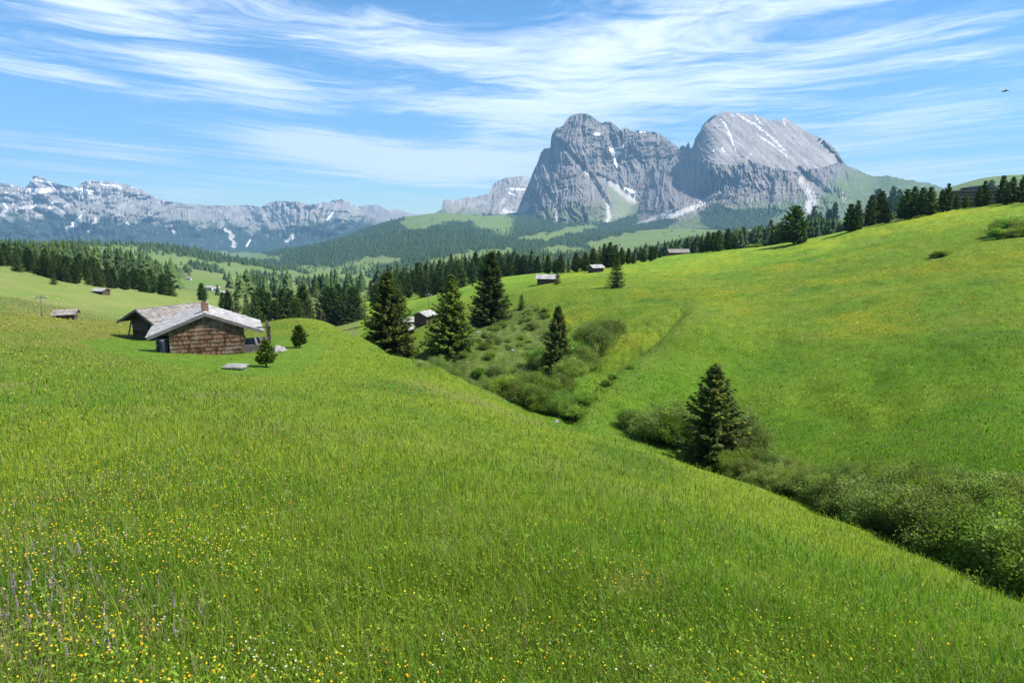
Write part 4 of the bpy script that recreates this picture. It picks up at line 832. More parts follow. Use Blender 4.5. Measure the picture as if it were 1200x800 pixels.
# ---- far woods: one mass
def far_wood():
    def cone(kinds, k):                                             # ragged skirts of branches, one above the other
        v, f = [], []
        for (z, r, top) in kinds:
            b = len(v); a = np.arange(k) * 2 * np.pi / k + z * 9; rr = np.where(np.arange(k) % 2, r, r * .62); zz = np.where(np.arange(k) % 2, z - .035, z)
            v += [(rr[i] * math.cos(a[i]), rr[i] * math.sin(a[i]), zz[i]) for i in range(k)] + [(0, 0, top)]; f += [(b + i, b + (i + 1) % k, b + k) for i in range(k)]
        return np.array(v, float), np.array(f)
    FINE = cone([(.06, .25, .34), (.18, .235, .46), (.31, .20, .58), (.44, .165, .70), (.57, .13, .81), (.70, .095, .91), (.83, .055, 1.0)], 14)
    COARSE = cone([(.05, .26, .5), (.28, .20, .74), (.55, .13, 1.0)], 8)
    pts = []
    n = 60000; px = rng.uniform(-60, 1260, n); py = rng.uniform(240, 350, n)
    H = hit(px, py, 480, 7000); H = H[~np.isnan(H[:, 0])]; w_ = forest_w(H); H = H[rng.uniform(0, 1, len(H)) < np.clip(w_ * 1.6 - .3, .012, 1) * np.where(np.hypot(H[:, 0], H[:, 1]) < 1700, .30, .85)]
    r = np.hypot(H[:, 0], H[:, 1]); d = project(H)[2]
    hh = np.clip(rng.gamma(14, 1.0, len(H)), 6, 21) * (1 + .25 * sstep(2500, 6000, r)); pts.append((H, hh))
    for nm, n, ok in (('rock_massif', 9000, lambda x, y: (y > 258)), ('slab_mountain', 9000, lambda x, y: (y > 236))):
        u, bot, top, P = MOUNT[nm]; iu = rng.integers(0, P.shape[0], n); iv = (rng.uniform(0, .5, n) * P.shape[1]).astype(int); Q = P[iu, iv]; x, y, d = project(Q); g = fbm(x / 9, y / 5, 3, 301)
        inw = inpoly(x + 3 * pn(x / 5, y / 5, 3), y, [(818, 250), (836, 238), (858, 246), (895, 244), (925, 246), (900, 262), (905, 275), (850, 275), (822, 262)]) | inpoly(x, y, [(722, 268), (780, 256), (796, 258), (760, 280), (722, 285)]) | ((x < 722) & (y > 262 + 8 * g))
        m = ok(x, y) & (inw | (rng.uniform(0, 1, n) < .05)) & (rng.uniform(0, 1, n) < .8); pts.append((Q[m], rng.uniform(12, 20, m.sum())))
    H = np.concatenate([p[0] for p in pts]); hh = np.concatenate([p[1] for p in pts]); n = len(H)
    near = np.hypot(H[:, 0], H[:, 1]) < 1700
    for (base, ft), m, nm in ((FINE, near, 'valley_woods'), (COARSE, ~near, 'distant_woods')):
        h_, P_ = hh[m], H[m]; n = len(h_); th = rng.uniform(0, 6.28, n); c, s = np.cos(th), np.sin(th); B = base[None] * h_[:, None, None]; wv = rng.uniform(.85, 1.5, n)[:, None]
        jit = rng.uniform(.7, 1.3, (n, len(base))); X = B[..., 0] * wv * jit; Y = B[..., 1] * wv * jit; Z = B[..., 2] + .03 * h_[:, None] * rng.normal(0, 1, (n, len(base)))
        V = np.stack([X * c[:, None] - Y * s[:, None], X * s[:, None] + Y * c[:, None], Z], -1) + P_[:, None] - [0, 0, .5]
        col = lerp(C3(.034, .070, .024), C3(.085, .13, .038), rng.uniform(0, 1, n)[:, None] ** 1.5) * rng.uniform(.75, 1.3, n)[:, None]
        o = (np.arange(n) * len(base))[:, None, None]
        tag(mesh_np(nm, V.reshape(-1, 3), [(o + ft[None]).reshape(-1, 3)], attr_leaf_mat(nm + '_needles', .2, .7, .1), col=np.repeat(col, len(base), 0)), kind='stuff'); print(nm, n)
far_wood()

# ---- gully bushes
def bushes(spots, label, group, protos=SHR, wide=(.95, 1.3), cat='shrub'):
    spots = sorted(spots)
    for k, (px, r, h) in enumerate(spots):
        P = at_r(px, r); o = put(protos, int(rng.integers(0, 99)), P, h * rng.uniform(.88, 1.12), rng.uniform(*wide), sink=.05); tag(o, label % ordw(k + 1), cat, group)
row = []
for t in np.linspace(0, 1, 31):                      # the willow row on the gully floor, right
    x = lerp(872, 1310, t); r0 = float(np.interp(x, [872, 900, 1000, 1100, 1200, 1235, 1310], [35.5, 35, 29.8, 25.2, 21.8, 21, 19.2]))
    hb = float(np.interp(x, [872, 950, 1060, 1235], [1.0, 1.1, 1.45, 1.75]))
    row.append((x + rng.uniform(-5, 5), r0 + rng.uniform(-.9, .3), hb)); row.append((x + rng.uniform(-6, 6), r0 + rng.uniform(1.6, 3.0), hb * .9))
    if x > 1010: row.append((x + rng.uniform(-6, 6), r0 + rng.uniform(3.6, 4.8), hb * .7))
bushes(row, 'grey green willow bush in the gully row at right, %s from the left', 'willow bushes in the gully row at right', [SHR[1], SHR[0], SHR[0], SHR[1], SHR[2]])
bushes([(735, 46, 1.2), (750, 45, 1.5), (765, 44, 1.6), (782, 43, 1.9), (797, 43, 1.8), (812, 45, 1.9), (868, 41, 2.2), (855, 42, 2.0), (776, 47, 1.4), (820, 41, 1.2), (846, 39, 1.1), (860, 37, 1.1)], 'leafy gully bush beside the ragged young spruce, %s from the left', 'leafy gully bushes round the ragged young spruce', SHR)
bushes([(592, 53, 1.5), (603, 52, 1.7), (616, 52, 1.6), (628, 51, 1.6), (640, 50.5, 1.8), (652, 50, 1.6), (664, 50.5, 1.6), (676, 51, 1.4), (610, 57, 1.9), (626, 56, 1.9), (644, 55, 1.8), (660, 56, 1.6)], 'bright willow bush on the gully floor below the slim dark spruce, %s from the left', 'bright willow bushes on the gully floor below the slim dark spruce', SHR[2:] + SHR[:1])
bushes([(486, 78, 1.6), (495, 76, 1.7), (505, 73, 2.0), (516, 70, 2.0), (527, 68, 2.1), (538, 66, 2.1), (549, 64, 2.2), (560, 62, 2.1), (571, 61, 2.1), (582, 62, 2.0), (594, 64, 1.9), (510, 80, 1.6), (530, 76, 1.8), (546, 73, 1.9), (562, 71, 1.9), (578, 70, 2.0), (592, 72, 1.6), (606, 70, 1.7), (617, 68, 1.7)], 'green willow bush in the thicket under the light olive spruce, %s from the left', 'green willow bushes in the thicket under the light olive spruce', SHR)
bushes([(636, 78, 2.0), (641, 74, 1.8), (676, 76, 2.2), (684, 74, 2.2), (693, 80, 2.6), (700, 78, 2.4), (689, 85, 2.0), (709, 84, 1.8), (720, 88, 1.6), (668, 70, 2.2), (672, 66, 1.6)], 'leafy bush on the bank right around the slim dark spruce, %s from the left', 'leafy bushes on the bank around the slim dark spruce', SHR)
low = [(float(x), float(r), float(h)) for x, r, h in zip(rng.uniform(535, 645, 58), rng.uniform(76, 124, 58), rng.uniform(.35, .95, 58))]
dl = []
for px, py in ((683, 482), (688, 474), (697, 470), (716, 452), (722, 441), (741, 434)):
    q = ph(px + rng.uniform(-5, -1), py + rng.uniform(-2, 3), 46)
    if not np.isnan(q[0]): dl.append((px - 3 + rng.uniform(-2, 2), float(np.hypot(q[0], q[1])), rng.uniform(.3, .6)))
bushes(dl, 'low green bush under the spur edge of the far bank, %s from the left', 'low bushes under the spur edge of the far bank', SHR[2:], (1.4, 2.4))
bushes(low, 'low heathy bush scattered on the rough gully side, %s from the left', 'low bushes scattered on the rough gully side', SHR, (1.2, 1.8))
bushes([(1168, 160, 2.0), (1176, 161, 2.3), (1186, 160, 2.4), (1196, 160, 2.2), (1171, 154, 1.4), (1184, 153, 1.3), (1198, 154, 1.5), (1208, 158, 2.0)], 'dark juniper bush in the clump high on the right meadow, %s from the left', 'juniper bushes in the clump high on the right meadow', SHR, (1.5, 2.1))
bushes([(1094, 140, .8), (1102, 140, .9), (1109, 141, .7)], 'low dark bush alone in the mid right meadow, %s of three from the left', 'low dark bushes in the mid right meadow', SHR, (1.8, 2.4))
bushes([(881, 262, 1.1), (888, 262, 1.2)], 'low bush at the foot of the crest pines, %s of two from the left', 'low bushes at the foot of the crest pines', SHR, (1.6, 2.2))
for px, r, h, lab in ((312, 45.5, 1.7, 'young dwarf pine on the mown lawn in front of the hut veranda'), (351, 54, 1.65, 'young dwarf pine beside the pale rock pile, farther from the hut')):
    P = at_r(px, r); o = put(YPI, 0, P, h, 1.0); tag(o, lab, 'young tree')
for p in SPR + PIN + LAR + BRO + LOO + HER + SHR + YPI:
    if p.name not in used:
        for c in list(p.children): bpy.data.objects.remove(c)
        bpy.data.objects.remove(p)

# ------------------------------------------------------------------ huts
log_m = wood_mat('log_wall', (.06, .042, .030), (.15, .11, .08), stretch=(.25, .25, 2), scale=5, bump=.02)
shin_w = wood_mat('wall_shingle', (.055, .025, .014), (.20, .118, .066), (.215, .16, .115), stretch=(2.5, 2.5, .4), scale=3.2, bump=.012)
roof_s = wood_mat('silver_shingle', (.24, .233, .228), (.46, .448, .44), (.30, .28, .26), stretch=(2, .6, 1), scale=3, bump=.015)
roof_b = wood_mat('brown_shingle', (.165, .147, .133), (.30, .278, .26), (.225, .185, .158), stretch=(2, .6, 1), scale=2, bump=.015)
board_m = wood_mat('grey_board', (.085, .075, .072), (.19, .175, .17), stretch=(.3, .3, .3), scale=6, bump=.01)
dark_m = wood_mat('dark_plank', (.035, .027, .022), (.085, .068, .055), stretch=(2, 2, .3), scale=4, bump=.01)
brick_m = wood_mat('chimney_brick', (.20, .085, .05), (.36, .20, .13), (.42, .36, .31), scale=7, bump=.012)
stone_m = wood_mat('pale_stone', (.17, .165, .155), (.36, .345, .325), (.15, .155, .11), scale=2.5, bump=.04, island=False)
plast_m = wood_mat('pale_plaster', (.55, .53, .49), (.70, .68, .64), scale=2, bump=.005, island=False)
metal_m = wood_mat('grey_metal', (.22, .23, .24), (.33, .34, .35), scale=5, bump=.002, rough=.5, island=False)
blue_m = wood_mat('blue_plastic', (.018, .026, .045), (.03, .042, .07), scale=3, bump=.002, rough=.45, island=False)
glass_m = wood_mat('dark_glass', (.02, .025, .03), (.035, .04, .05), scale=1, bump=.0, rough=.12, island=False)

def roof_side(mb, halfw, ridge_z, pitch, y0, y1, side, row=.34, wmin=.14, wmax=.30, th=.028):
    """courses of split shingles lapping down one slope"""
    L = halfw / math.cos(pitch); n = int(L / row); M = Matrix.Translation((0, 0, ridge_z)) @ Matrix.Rotation(side * pitch, 4, 'Y')
    for k in range(n + 1):
        x0 = k * L / (n + 1); x1 = (k + 1) * L / (n + 1) + .07; y = y0 - rng.uniform(0, .06)
        while y < y1:
            w_ = rng.uniform(wmin, wmax); j = rng.uniform(-.02, .03); z = .05 + rng.uniform(0, .014); e = min(y + w_ - .008, y1 + .03)
            lo, hi = (x0 - .02, x1 + j) if side > 0 else (-(x1 + j), -x0 + .02)
            zi, zo = z, z + .03                                     # the lower edge rides on the course below
            a, b = (zi, zo) if side > 0 else (zo, zi)
            vs = [(lo, y, a), (hi, y, b), (lo, e, a), (hi, e, b), (lo, y, a + th), (hi, y, b + th), (lo, e, a + th), (hi, e, b + th)]
            mb.add([M @ Vector(v) for v in vs], [(0, 2, 3, 1), (4, 5, 7, 6), (0, 1, 5, 4), (2, 6, 7, 3), (0, 4, 6, 2), (1, 3, 7, 5)])
            y += w_
def log_wall(mb, x0, x1, y0, y1, z0, z1, d=.17):
    n = max(1, int((z1 - z0) / d)); d = (z1 - z0) / n; along_x = abs(x1 - x0) > abs(y1 - y0)
    for k in range(n):
        z = z0 + (k + .5) * d; e = .12 + rng.uniform(-.04, .06)
        mb.tube([(x0 - e, y0, z), (x1 + e, y1, z)] if along_x else [(x0, y0 - e, z), (x1, y1 + e, z)], d * .54, 8)
def hut_body(root, W, L, hw, pitch, fo, bo, so, roofm, front='shingle', pre=''):
    hW = W / 2; rz_ = hw + hW * math.tan(pitch)
    lb = MB()
    log_wall(lb, -hW, -hW, 0.1, L, -.25, hw); log_wall(lb, hW, hW, 0.1, L, -.25, hw); log_wall(lb, -hW, hW, L, L, -.25, hw)
    lb.prism([(-hW, hw - .1), (hW, hw - .1), (0, rz_ - .06)], L - .09, L + .09)
    if front == 'log':
        log_wall(lb, -hW, hW, .05, .05, -.25, hw)
        k = hw
        while k < rz_ - .2:
            x = (rz_ - k - .1) / math.tan(pitch); lb.tube([(-x, .05, k + .08), (x, .05, k + .08)], .09, 8); k += .17
    lb.prism([(-hW + .1, -.2), (hW - .1, -.2), (hW - .1, hw), (0, rz_ - .1), (-hW + .1, hw)], .12, L - .12)
    lb.build('log_wall', log_m, root)
    if front == 'shingle':
        cb = MB(); cb.prism([(-hW - .06, -.15), (hW + .06, -.15), (hW + .06, hw + .02), (0, rz_ - .03), (-hW - .06, hw + .02)], .02, .11)
        z = .0; rowh = .30
        while z < rz_ - .1:
            x = -hW - .08
            while x < hW + .08:
                w_ = rng.uniform(.12, .22); lim = rz_ + .0 - max(abs(x), abs(x + w_)) * math.tan(pitch); top = min(z + rowh + .08, lim)
                if top > z + .04:
                    jz = rng.uniform(-.03, .02); o = rng.uniform(0, .03)
                    vs = [(x, -.045 - o, z + jz), (x + w_ - .016, -.045 - o, z + jz), (x + w_ - .016, -.002, top), (x, -.002, top), (x, -.018 - o, z + jz), (x + w_ - .016, -.018 - o, z + jz), (x + w_ - .016, .015, top), (x, .015, top)]
                    cb.add(vs, [(0, 1, 2, 3), (7, 6, 5, 4), (0, 4, 5, 1), (3, 2, 6, 7), (0, 3, 7, 4), (1, 5, 6, 2)])
                x += w_
            z += rowh
        cb.build('gable_cladding', shin_w, root)
    hR = hW + so
    rb = MB()
    for s in (-1, 1): roof_side(rb, hR, rz_ + .02, pitch, -fo, L + bo, s)
    for k in range(int((L + fo + bo) / .9)): rb.box((-.13, -fo + k * .9, rz_ + .09), (.13, -fo + k * .9 + .89, rz_ + .125), jit=.008)
    roof = rb.build('roof', roofm, root)
    sb = MB()                                                       # sarking boards under the shingles
    for s in (-1, 1):
        M = Matrix.Translation((0, 0, rz_ + .02)) @ Matrix.Rotation(s * pitch, 4, 'Y'); LL = hR / math.cos(pitch) - .05
        sb.box((.0 if s > 0 else -LL, -fo + .03, -.02), (LL if s > 0 else .0, L + bo - .03, .035), M)
    sb.build('roof_board', dark_m, roof)
    for s in (-1, 1):                                               # verge boards and eave boards
        vb = MB(); M = Matrix.Translation((0, 0, rz_ + .02)) @ Matrix.Rotation(s * pitch, 4, 'Y'); LL = hR / math.cos(pitch) + .02
        vb.box((.0 if s > 0 else -LL, -fo - .04, -.14), (LL if s > 0 else .0, -fo, .055), M); vb.build('bargeboard', board_m, roof)
    for x in (-hW, -hW / 2, 0, hW / 2, hW):
        z = rz_ - abs(x) * math.tan(pitch) - .13; pb = MB(); pb.tube([(x, -fo + .08, z), (x, L + bo - .1, z)], .085, 8); pb.build('purlin', log_m, roof)
    return rz_, roof
def make_front_hut():
    P = at_r(244, 53.5); root = empty('shingled_hut', (P.x, P.y, P.z + .0), R(23))
    tag(root, 'shingle clad hut with silvery roof and brick chimney, nearer of the two huts', 'hut')
    W, L, hw, pitch = 4.75, 5.0, 2.05, R(21.5)
    rz_, roof = hut_body(root, W, L, hw, pitch, .24, .4, 1.45, roof_s)
    cb = MB(); z0 = rz_ - .3
    for k in range(10):
        z = z0 + k * .105
        for (xa, ya, xb, yb) in ((-.25, -.25, .0, -.13), (.0, -.25, .25, -.13), (-.25, .13, .0, .25), (.0, .13, .25, .25), (-.25, -.13, -.13, .13), (.13, -.13, .25, .13)):
            o = .02 if k % 2 else 0; cb.box((xa + .005, ya + 1.15 + .005 - o, z), (xb - .005, yb + 1.15 - .005 - o, z + .098), jit=.008)
    ch = cb.build('chimney', brick_m, roof)
    cap = MB(); cap.box((-.13, 1.03, z0 + .9), (.13, 1.25, z0 + 1.16), jit=.008); cap.build('flue', dark_m, ch)
    x0 = W / 2 + .12                                                # the raised veranda on the right
    dk = MB()
    for k in range(11): dk.box((x0 + k * .17, .0, .46), (x0 + k * .17 + .16, 3.4, .50), jit=.004)
    for k in range(6): dk.box((x0, -.03, -.3 + k * .128), (x0 + 1.87, .0, -.3 + k * .128 + .12), jit=.005)
    for k in range(6): dk.box((x0 + 1.87, -.03, -.3 + k * .128), (x0 + 1.90, 3.4, -.3 + k * .128 + .12), jit=.005)
    dk.build('veranda_deck', board_m, root)
    for y in (.08, 1.7, 3.3):
        pm = MB(); pm.box((x0 + 1.76, y - .06, -.3), (x0 + 1.88, y + .06, 1.72)); pm.build('veranda_post', dark_m, root)
    bm_ = MB(); bm_.box((x0 + 1.74, -.05, 1.72), (x0 + 1.90, 3.5, 1.82)); bm_.box((x0 + .7, .02, 1.725), (x0 + 1.74, .14, 1.815)); bm_.build('veranda_beam', dark_m, root)
    rl = MB(); rl.box((x0 + 1.79, .15, .95), (x0 + 1.85, 1.63, 1.03)); rl.box((x0 + 1.79, 1.77, .95), (x0 + 1.85, 3.23, 1.03)); rl.build('veranda_rail', dark_m, root)
    db = MB(); db.box((W / 2 + .10, 1.6, .5), (W / 2 + .15, 2.5, 1.75)); d = db.build('door', dark_m, root); hb = MB(); hb.box((W / 2 + .15, 1.68, 1.08), (W / 2 + .19, 1.72, 1.2)); hb.build('handle', metal_m, d)
    M = root.matrix_basis
    def world(x, y, z=0): return Vector((P.x, P.y, P.z)) + Matrix.Rotation(R(23), 3, 'Z') @ Vector((x, y, z))
    fw = MB()                                                       # firewood under the left eave
    for k in range(9):
        for j in range(9):
            a = rng.uniform(.055, .085); fw.tube([(-W / 2 - .95 + rng.uniform(-.04, .04), .35 + j * .19 + rng.uniform(-.02, .02), .0 + k * .155), (-W / 2 - .22, .35 + j * .19, k * .155 + rng.uniform(-.02, .02))], a, 6)
    f = fw.build('firewood_stack', board_m); f.matrix_world = root.matrix_basis @ Matrix.Identity(4); f.location = root.location; f.rotation_euler = root.rotation_euler
    tag(f, 'grey stacked firewood under the left eave of the shingle clad hut', 'firewood')
    q = world(-W / 2 - .55, -.05); q.z = float(gz(q.x, q.y)); b = empty('rain_barrel', q)
    bb = MB(); bb.tube([(0, 0, -.05), (0, 0, .1), (0, 0, .45), (0, 0, .8), (0, 0, .92)], [.16, .175, .19, .175, .16], 16); bb.build('barrel_body', blue_m, b, True)
    bb = MB(); bb.tube([(0, 0, .925), (0, 0, .95)], [.17, .17], 16); bb.build('lid', metal_m, b)
    tag(b, 'dark blue rain barrel at the left front corner of the shingle clad hut', 'barrel')
    return root
hut1 = make_front_hut()
def make_back_hut():
    P = at_r(173.5, 78); root = empty('log_barn', (P.x, P.y, P.z + .1), R(-33))
    tag(root, 'dark log barn with brown shingle roof, behind and left of the shingled hut', 'barn')
    W, L, hw, pitch = 5.2, 5.9, 1.95, R(22)
    rz_, roof = hut_body(root, W, L, hw, pitch, 1.0, .6, 1.15, roof_b, 'log')
    db = MB()
    for k in range(5): db.box((-.5 + k * .2, -.09, -.1), (-.5 + k * .2 + .19, -.05, 1.6), jit=.004)
    d = db.build('door', dark_m, root); hb = MB(); hb.box((.3, -.13, .75), (.34, -.09, .95)); hb.build('handle', metal_m, d)
    pr = MB(); pr.tube([(-W / 2 + .2, -.75, -.15), (-W / 2 + .32, -.3, 1.7)], .07, 7); pr.build('leaning_pole', board_m, root)
make_back_hut()
def barn(P, L, W, hw, rz, label, roofm=roof_s, pitch=R(24), so=.5, wall=log_m, name='hay_barn', win=False, cat='barn'):
    """small barn: long side along local x"""
    root = empty(name, (P[0], P[1], P[2]), rz); tag(root, label, cat)
    mb = MB(); n = max(4, int((hw + .5) / .3))
    if wall is plast_m: mb.box((-L / 2, -W / 2, -.8), (L / 2, W / 2, hw))
    else:
        for k in range(n):
            z = -.5 + (k + .5) * (hw + .5) / n; d = (hw + .5) / n * .52
            for y in (-W / 2, W / 2): mb.tube([(-L / 2 - .15, y, z), (L / 2 + .15, y, z)], d, 6)
            for x in (-L / 2, L / 2): mb.tube([(x, -W / 2 - .15, z), (x, W / 2 + .15, z)], d, 6)
    rzz = hw + W / 2 * math.tan(pitch)
    for x in (-L / 2, L / 2):
        s = 1 if x > 0 else -1; mb.add([(x, -W / 2, hw - .05), (x, W / 2, hw - .05), (x, 0, rzz - .03), (x - s * .15, -W / 2, hw - .05), (x - s * .15, W / 2, hw - .05), (x - s * .15, 0, rzz - .03)], [(0, 1, 2), (5, 4, 3), (0, 3, 4, 1), (1, 4, 5, 2), (2, 5, 3, 0)])
    mb.build('wall', wall, root)
    rb = MB(); T = Matrix.Rotation(R(90), 4, 'Z')
    for s in (-1, 1):
        sub = MB(); roof_side(sub, W / 2 + so, rzz + .05, pitch, -L / 2 - .6, L / 2 + .6, s, row=.5, wmin=.3, wmax=.6, th=.05); rb.add([T @ Vector(v) for v in sub.v], sub.f)
        M = T @ Matrix.Translation((0, 0, rzz + .05)) @ Matrix.Rotation(s * pitch, 4, 'Y'); LL = (W / 2 + so) / math.cos(pitch); rb.box((0 if s > 0 else -LL, -L / 2 - .55, -.04), (LL if s > 0 else 0, L / 2 + .55, .03), M)
    rb.build('roof', roofm, root)
    db = MB(); db.box((L / 2 - 1.9 if L > 4 else -.4, -W / 2 - .19, -.2), (L / 2 - .9 if L > 4 else .5, -W / 2 - .13, hw * .82)); db.build('door', dark_m, root)
    if win:
        for x in np.arange(-L / 2 + .9, L / 2 - 2.2, 1.6):
            wb = MB(); wb.box((x - .45, -W / 2 - .05, hw * .42), (x + .45, -W / 2 - .003, hw * .8)); wf = wb.build('window', board_m, root); pb = MB(); pb.box((x - .36, -W / 2 - .07, hw * .42 + .08), (x + .36, -W / 2 - .053, hw * .8 - .08)); pb.build('pane', glass_m, wf)
    return root
barn(ph(119, 344, 130), 4.0, 2.8, 1.2, R(-18), 'low dark hay barn with bright roof on the upper left pasture, below the wood')
barn(at_r(78, 138), 2.5, 2.2, 1.25, R(20), 'small hay barn with pinkish roof on the crest near the left pole', roof_b)
barn(ph(641, 332, 60), 4.6, 3.6, 1.5, R(-8), 'grey roofed hay barn with a little spruce in front, central far meadow')
barn(ph(698, 319, 60), 3.4, 3.2, 1.6, R(25), 'small dark hay barn against the central conifers')
barn(at_r(794, 296), 8.0, 5.0, 2.4, R(5), 'long grey barn at the crest left of the first stone pines', roof_b)
barn(at_r(498, 138), 2.9, 2.7, 1.9, R(62), 'brown walled hut with grey roof between the two left gully spruces', roof_s)
barn(at_r(473, 132), 2.6, 2.6, 1.5, R(40), 'pale roofed hut half hidden behind the leftmost gully spruce', roof_s)
barn(at_r(479, 172), 3.6, 3.0, 3.4, R(15), 'small white roofed hut set farther back above the pale roofed hut', roof_s)
barn(ph(221, 328, 380), 8, 6, 3.2, R(10), 'tiny white farmhouse alone in the valley meadow right of the left wood', roof_b, wall=plast_m, name='farmhouse', win=True, cat='house')
barn(ph(247, 340, 300), 6, 5, 2.6, R(-15), 'tiny pale valley house above the hut chimney, left one of a pair', roof_s, wall=plast_m, name='farmhouse', win=True, cat='house')
barn(ph(254, 341, 300), 5, 5, 2.4, R(20), 'tiny pale valley house above the hut chimney, right one of a pair', roof_s, wall=plast_m, name='farmhouse', win=True, cat='house')
barn(ph(264, 346, 260), 6, 4.5, 2.0, R(5), 'tiny grey roofed shed at the left edge of the grove behind the huts', roof_s)
def hotel():
    P = at_r(1142, 262); P.z = 262 * float(azt(1142, 237)[1]); d = float(project(P)[2]); u = d / F
    root = empty('mountain_hotel', (P.x, P.y, P.z - .5), R(-28)); tag(root, 'long brown timber hotel with low roofs among the crest pines at right', 'hotel')
    mb = MB(); mb.box((-25 * u, 0, -3), (25 * u, 9, 14 * u)); mb.box((-13 * u, 1, 14 * u), (17 * u, 8, 17.5 * u)); mb.build('wall', log_m, root)
    for x0, x1, y0, y1, z in ((-27, 27, -1.2, 9.8, 14), (-15, 19, -.2, 8.8, 17.5)):
        r_ = MB(); r_.prism([(x0 * u, z * u + .01), (x1 * u, z * u + .01), (x1 * u, z * u + .25), ((x0 + x1) / 2 * u, z * u + .9), (x0 * u, z * u + .25)], y0, y1); r_.build('roof', board_m, root)
    for row, z in enumerate((3.0, 8.0)):
        bl = MB(); bl.box((-25 * u, -1.0, (z - 1.2) * u), (25 * u, -.02, (z - .8) * u)); bl.box((-25 * u, -1.05, (z - .75) * u), (25 * u, -.98, (z + 1.0) * u)); bl.build('balcony', board_m, root)
        for x in range(-22, 24, 5):
            f = MB(); f.box((x * u, -.06, z * u), ((x + 2.8) * u, -.004, (z + 3.6) * u)); wf = f.build('window', plast_m, root); g = MB(); g.box(((x + .3) * u, -.08, (z + .3) * u), ((x + 2.5) * u, -.063, (z + 3.3) * u)); g.build('pane', glass_m, wf)
    for x in (-6, 8): c = MB(); c.box((x * u, 4, 18 * u), ((x + 1.6) * u, 5, 21 * u)); c.build('chimney', plast_m, root)
hotel()
def pole(P, h, rz, label, arm=1.2, tilt=(0, 0)):
    root = empty('utility_pole', P, rz); root.rotation_euler = (tilt[0], tilt[1], rz); tag(root, label, 'utility pole')
    m = MB(); m.tube([(0, 0, -.6), (0, 0, h * .5), (0, 0, h)], [.021 * h, .018 * h, .015 * h], 10); m.build('pole', board_m, root, True)
    m = MB(); m.box((-arm, -.05, h - .62), (arm, .05, h - .5)); m.box((-arm * .7, -.12, h - .3), (arm * .7, -.03, h - .22)); c = m.build('crossarm', board_m, root)
    for x in (-arm * .9, -arm * .45, arm * .45, arm * .9): i = MB(); i.tube([(x, 0, h - .5), (x, 0, h - .42), (x, 0, h - .34)], [.05, .07, .03], 8); i.build('insulator', plast_m, c)
pole(at_r(50, 128), 4.6, R(35), 'weathered wooden pole with a crossarm on the left pasture crest', .95, (0, R(2)))
pole(at_r(503, 150), 5.2, R(15), 'thin grey pole above the brown walled hut between the gully spruces', .7)

def boulder(P, sx, sy, sz, seed, label, mat=stone_m, group=None):
    g = np.random.default_rng(seed); import bmesh
    bm = bmesh.new(); bmesh.ops.create_icosphere(bm, subdivisions=3, radius=1)
    for c in range(7):
        n = Vector(g.normal(size=3)).normalized(); k = g.uniform(.55, .85)
        for v in bm.verts:
            e = v.co.dot(n) - k
            if e > 0: v.co -= n * e
    for v in bm.verts: v.co += Vector(g.normal(0, .012, 3)); v.co = Vector((v.co.x * sx, v.co.y * sy, v.co.z * sz))
    me = bpy.data.meshes.new('boulder'); bm.to_mesh(me); bm.free(); me.materials.append(mat)
    o = bpy.data.objects.new('boulder', me); COL.objects.link(o); o.location = (P[0], P[1], P[2] + sz * .25); o.rotation_euler = (0, 0, g.uniform(0, 6.28)); return tag(o, label, 'rock', group)
rp = [(318, 53.2, .75, .5, .45), (324, 53.4, .9, .6, .55), (331, 53.0, .6, .5, .4), (322, 52.2, .55, .4, .3), (328, 52.4, .5, .4, .32), (313, 53.3, .45, .35, .3)]
for k, (px, r, a, b, c) in enumerate(sorted(rp)): boulder(at_r(px, r), a * .7, b * .7, c * .55, 100 + k, 'pale boulder in the pile between veranda and young pine, %s from the left' % ordw(k + 1), group='boulders in the pile by the veranda')
gr = [(561, 390, .7), (566, 394, .55), (557, 398, .5), (575, 386, .4), (548, 404, .5), (600, 411, .5), (571, 402, .6), (583, 393, .4), (553, 386, .4), (590, 405, .35), (607, 404, .3), (565, 408, .45)]
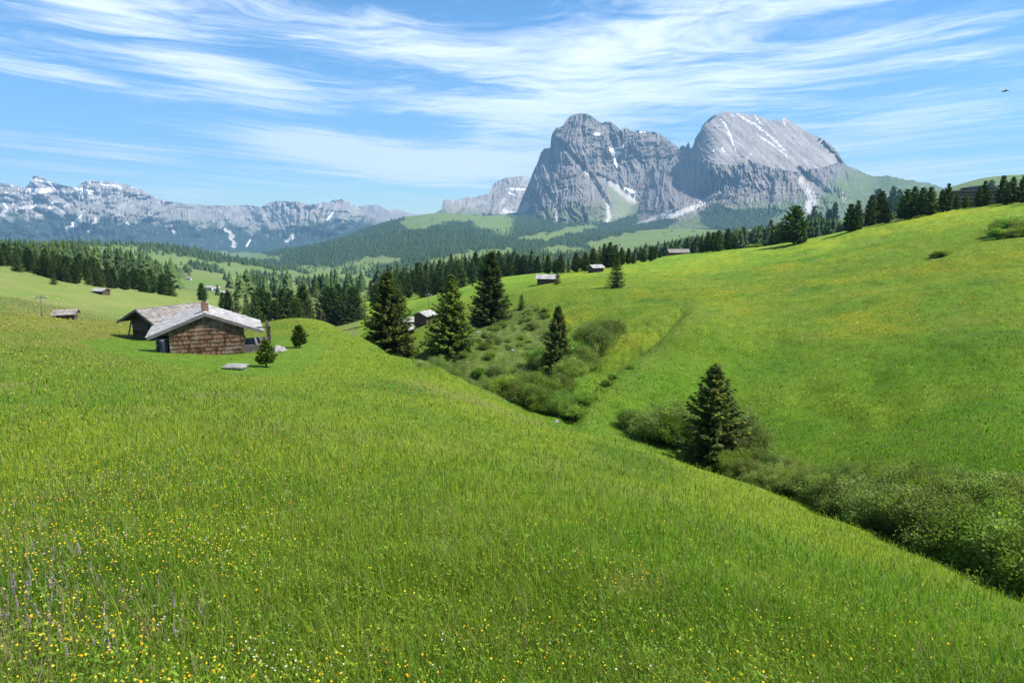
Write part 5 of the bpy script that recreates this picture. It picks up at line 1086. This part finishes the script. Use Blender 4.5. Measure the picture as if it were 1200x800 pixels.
for k, (px, py, a) in enumerate(sorted(gr)): boulder(ph(px, py, 60), a * .75, a * .6, a * .34, 140 + k, 'pale boulder on the rough gully side, %s from the left' % ordw(k + 1), group='pale boulders on the rough gully side')
boulder(ph(652, 495, 44), .26, .17, .17, 171, 'small pale stone at the dark lip of the gully under the willow bushes')
P = at_r(276, 43); sb = MB(); 
for k in range(4): sb.box((-.65, -.42 + k * .21, .06), (.65, -.42 + k * .21 + .2, .13), jit=.012)
sb.box((-.5, -.3, -.3), (-.3, .3, .055)); sb.box((.3, -.3, -.3), (.5, .3, .055))
o = sb.build('stone_bench', stone_m); o.location = P + Vector((0, 0, .12)); o.rotation_euler = (R(6), 0, R(-6)); tag(o, 'low pale grey slab lying in the grass in front of the shingled hut', 'slab')
def bird():
    d = 55.0; x, y, z = ray(1178, 107); c = Vector((float(x), float(y), float(z))) * d
    root = empty('bird', c, R(40)); root.rotation_euler = (0, R(-14), R(40)); tag(root, 'small dark bird gliding high in the blue sky at right', 'bird')
    m = MB(); m.tube([(0, -.24, .0), (0, -.17, .02), (0, -.02, .0), (0, .13, .0), (0, .2, .01), (0, .245, 0), (0, .29, -.01)], [.012, .03, .055, .045, .03, .026, .004], 10)
    m.add([(-.03, -.18, .005), (.03, -.18, .005), (.07, -.36, 0), (-.07, -.36, 0), (-.03, -.18, -.008), (.03, -.18, -.008), (.07, -.36, -.008), (-.07, -.36, -.008)], [(0, 1, 2, 3), (7, 6, 5, 4), (0, 4, 5, 1), (1, 5, 6, 2), (2, 6, 7, 3), (3, 7, 4, 0)])
    m.build('body', dark_m, root, True)
    for s in (-1, 1):
        q = MB(); pts = [(.03, .11, .01), (.22, .14, .06), (.44, .04, .08), (.40, -.04, .075), (.2, -.05, .05), (.03, -.08, .01)]
        q.add([(s * a, b, c) for a, b, c in pts] + [(s * a, b, c - .012) for a, b, c in pts], [tuple(range(6)), tuple(range(11, 5, -1))] + [(i, (i + 1) % 6, (i + 1) % 6 + 6, i + 6) for i in range(6)]); q.build('wing', dark_m, root)
bird()
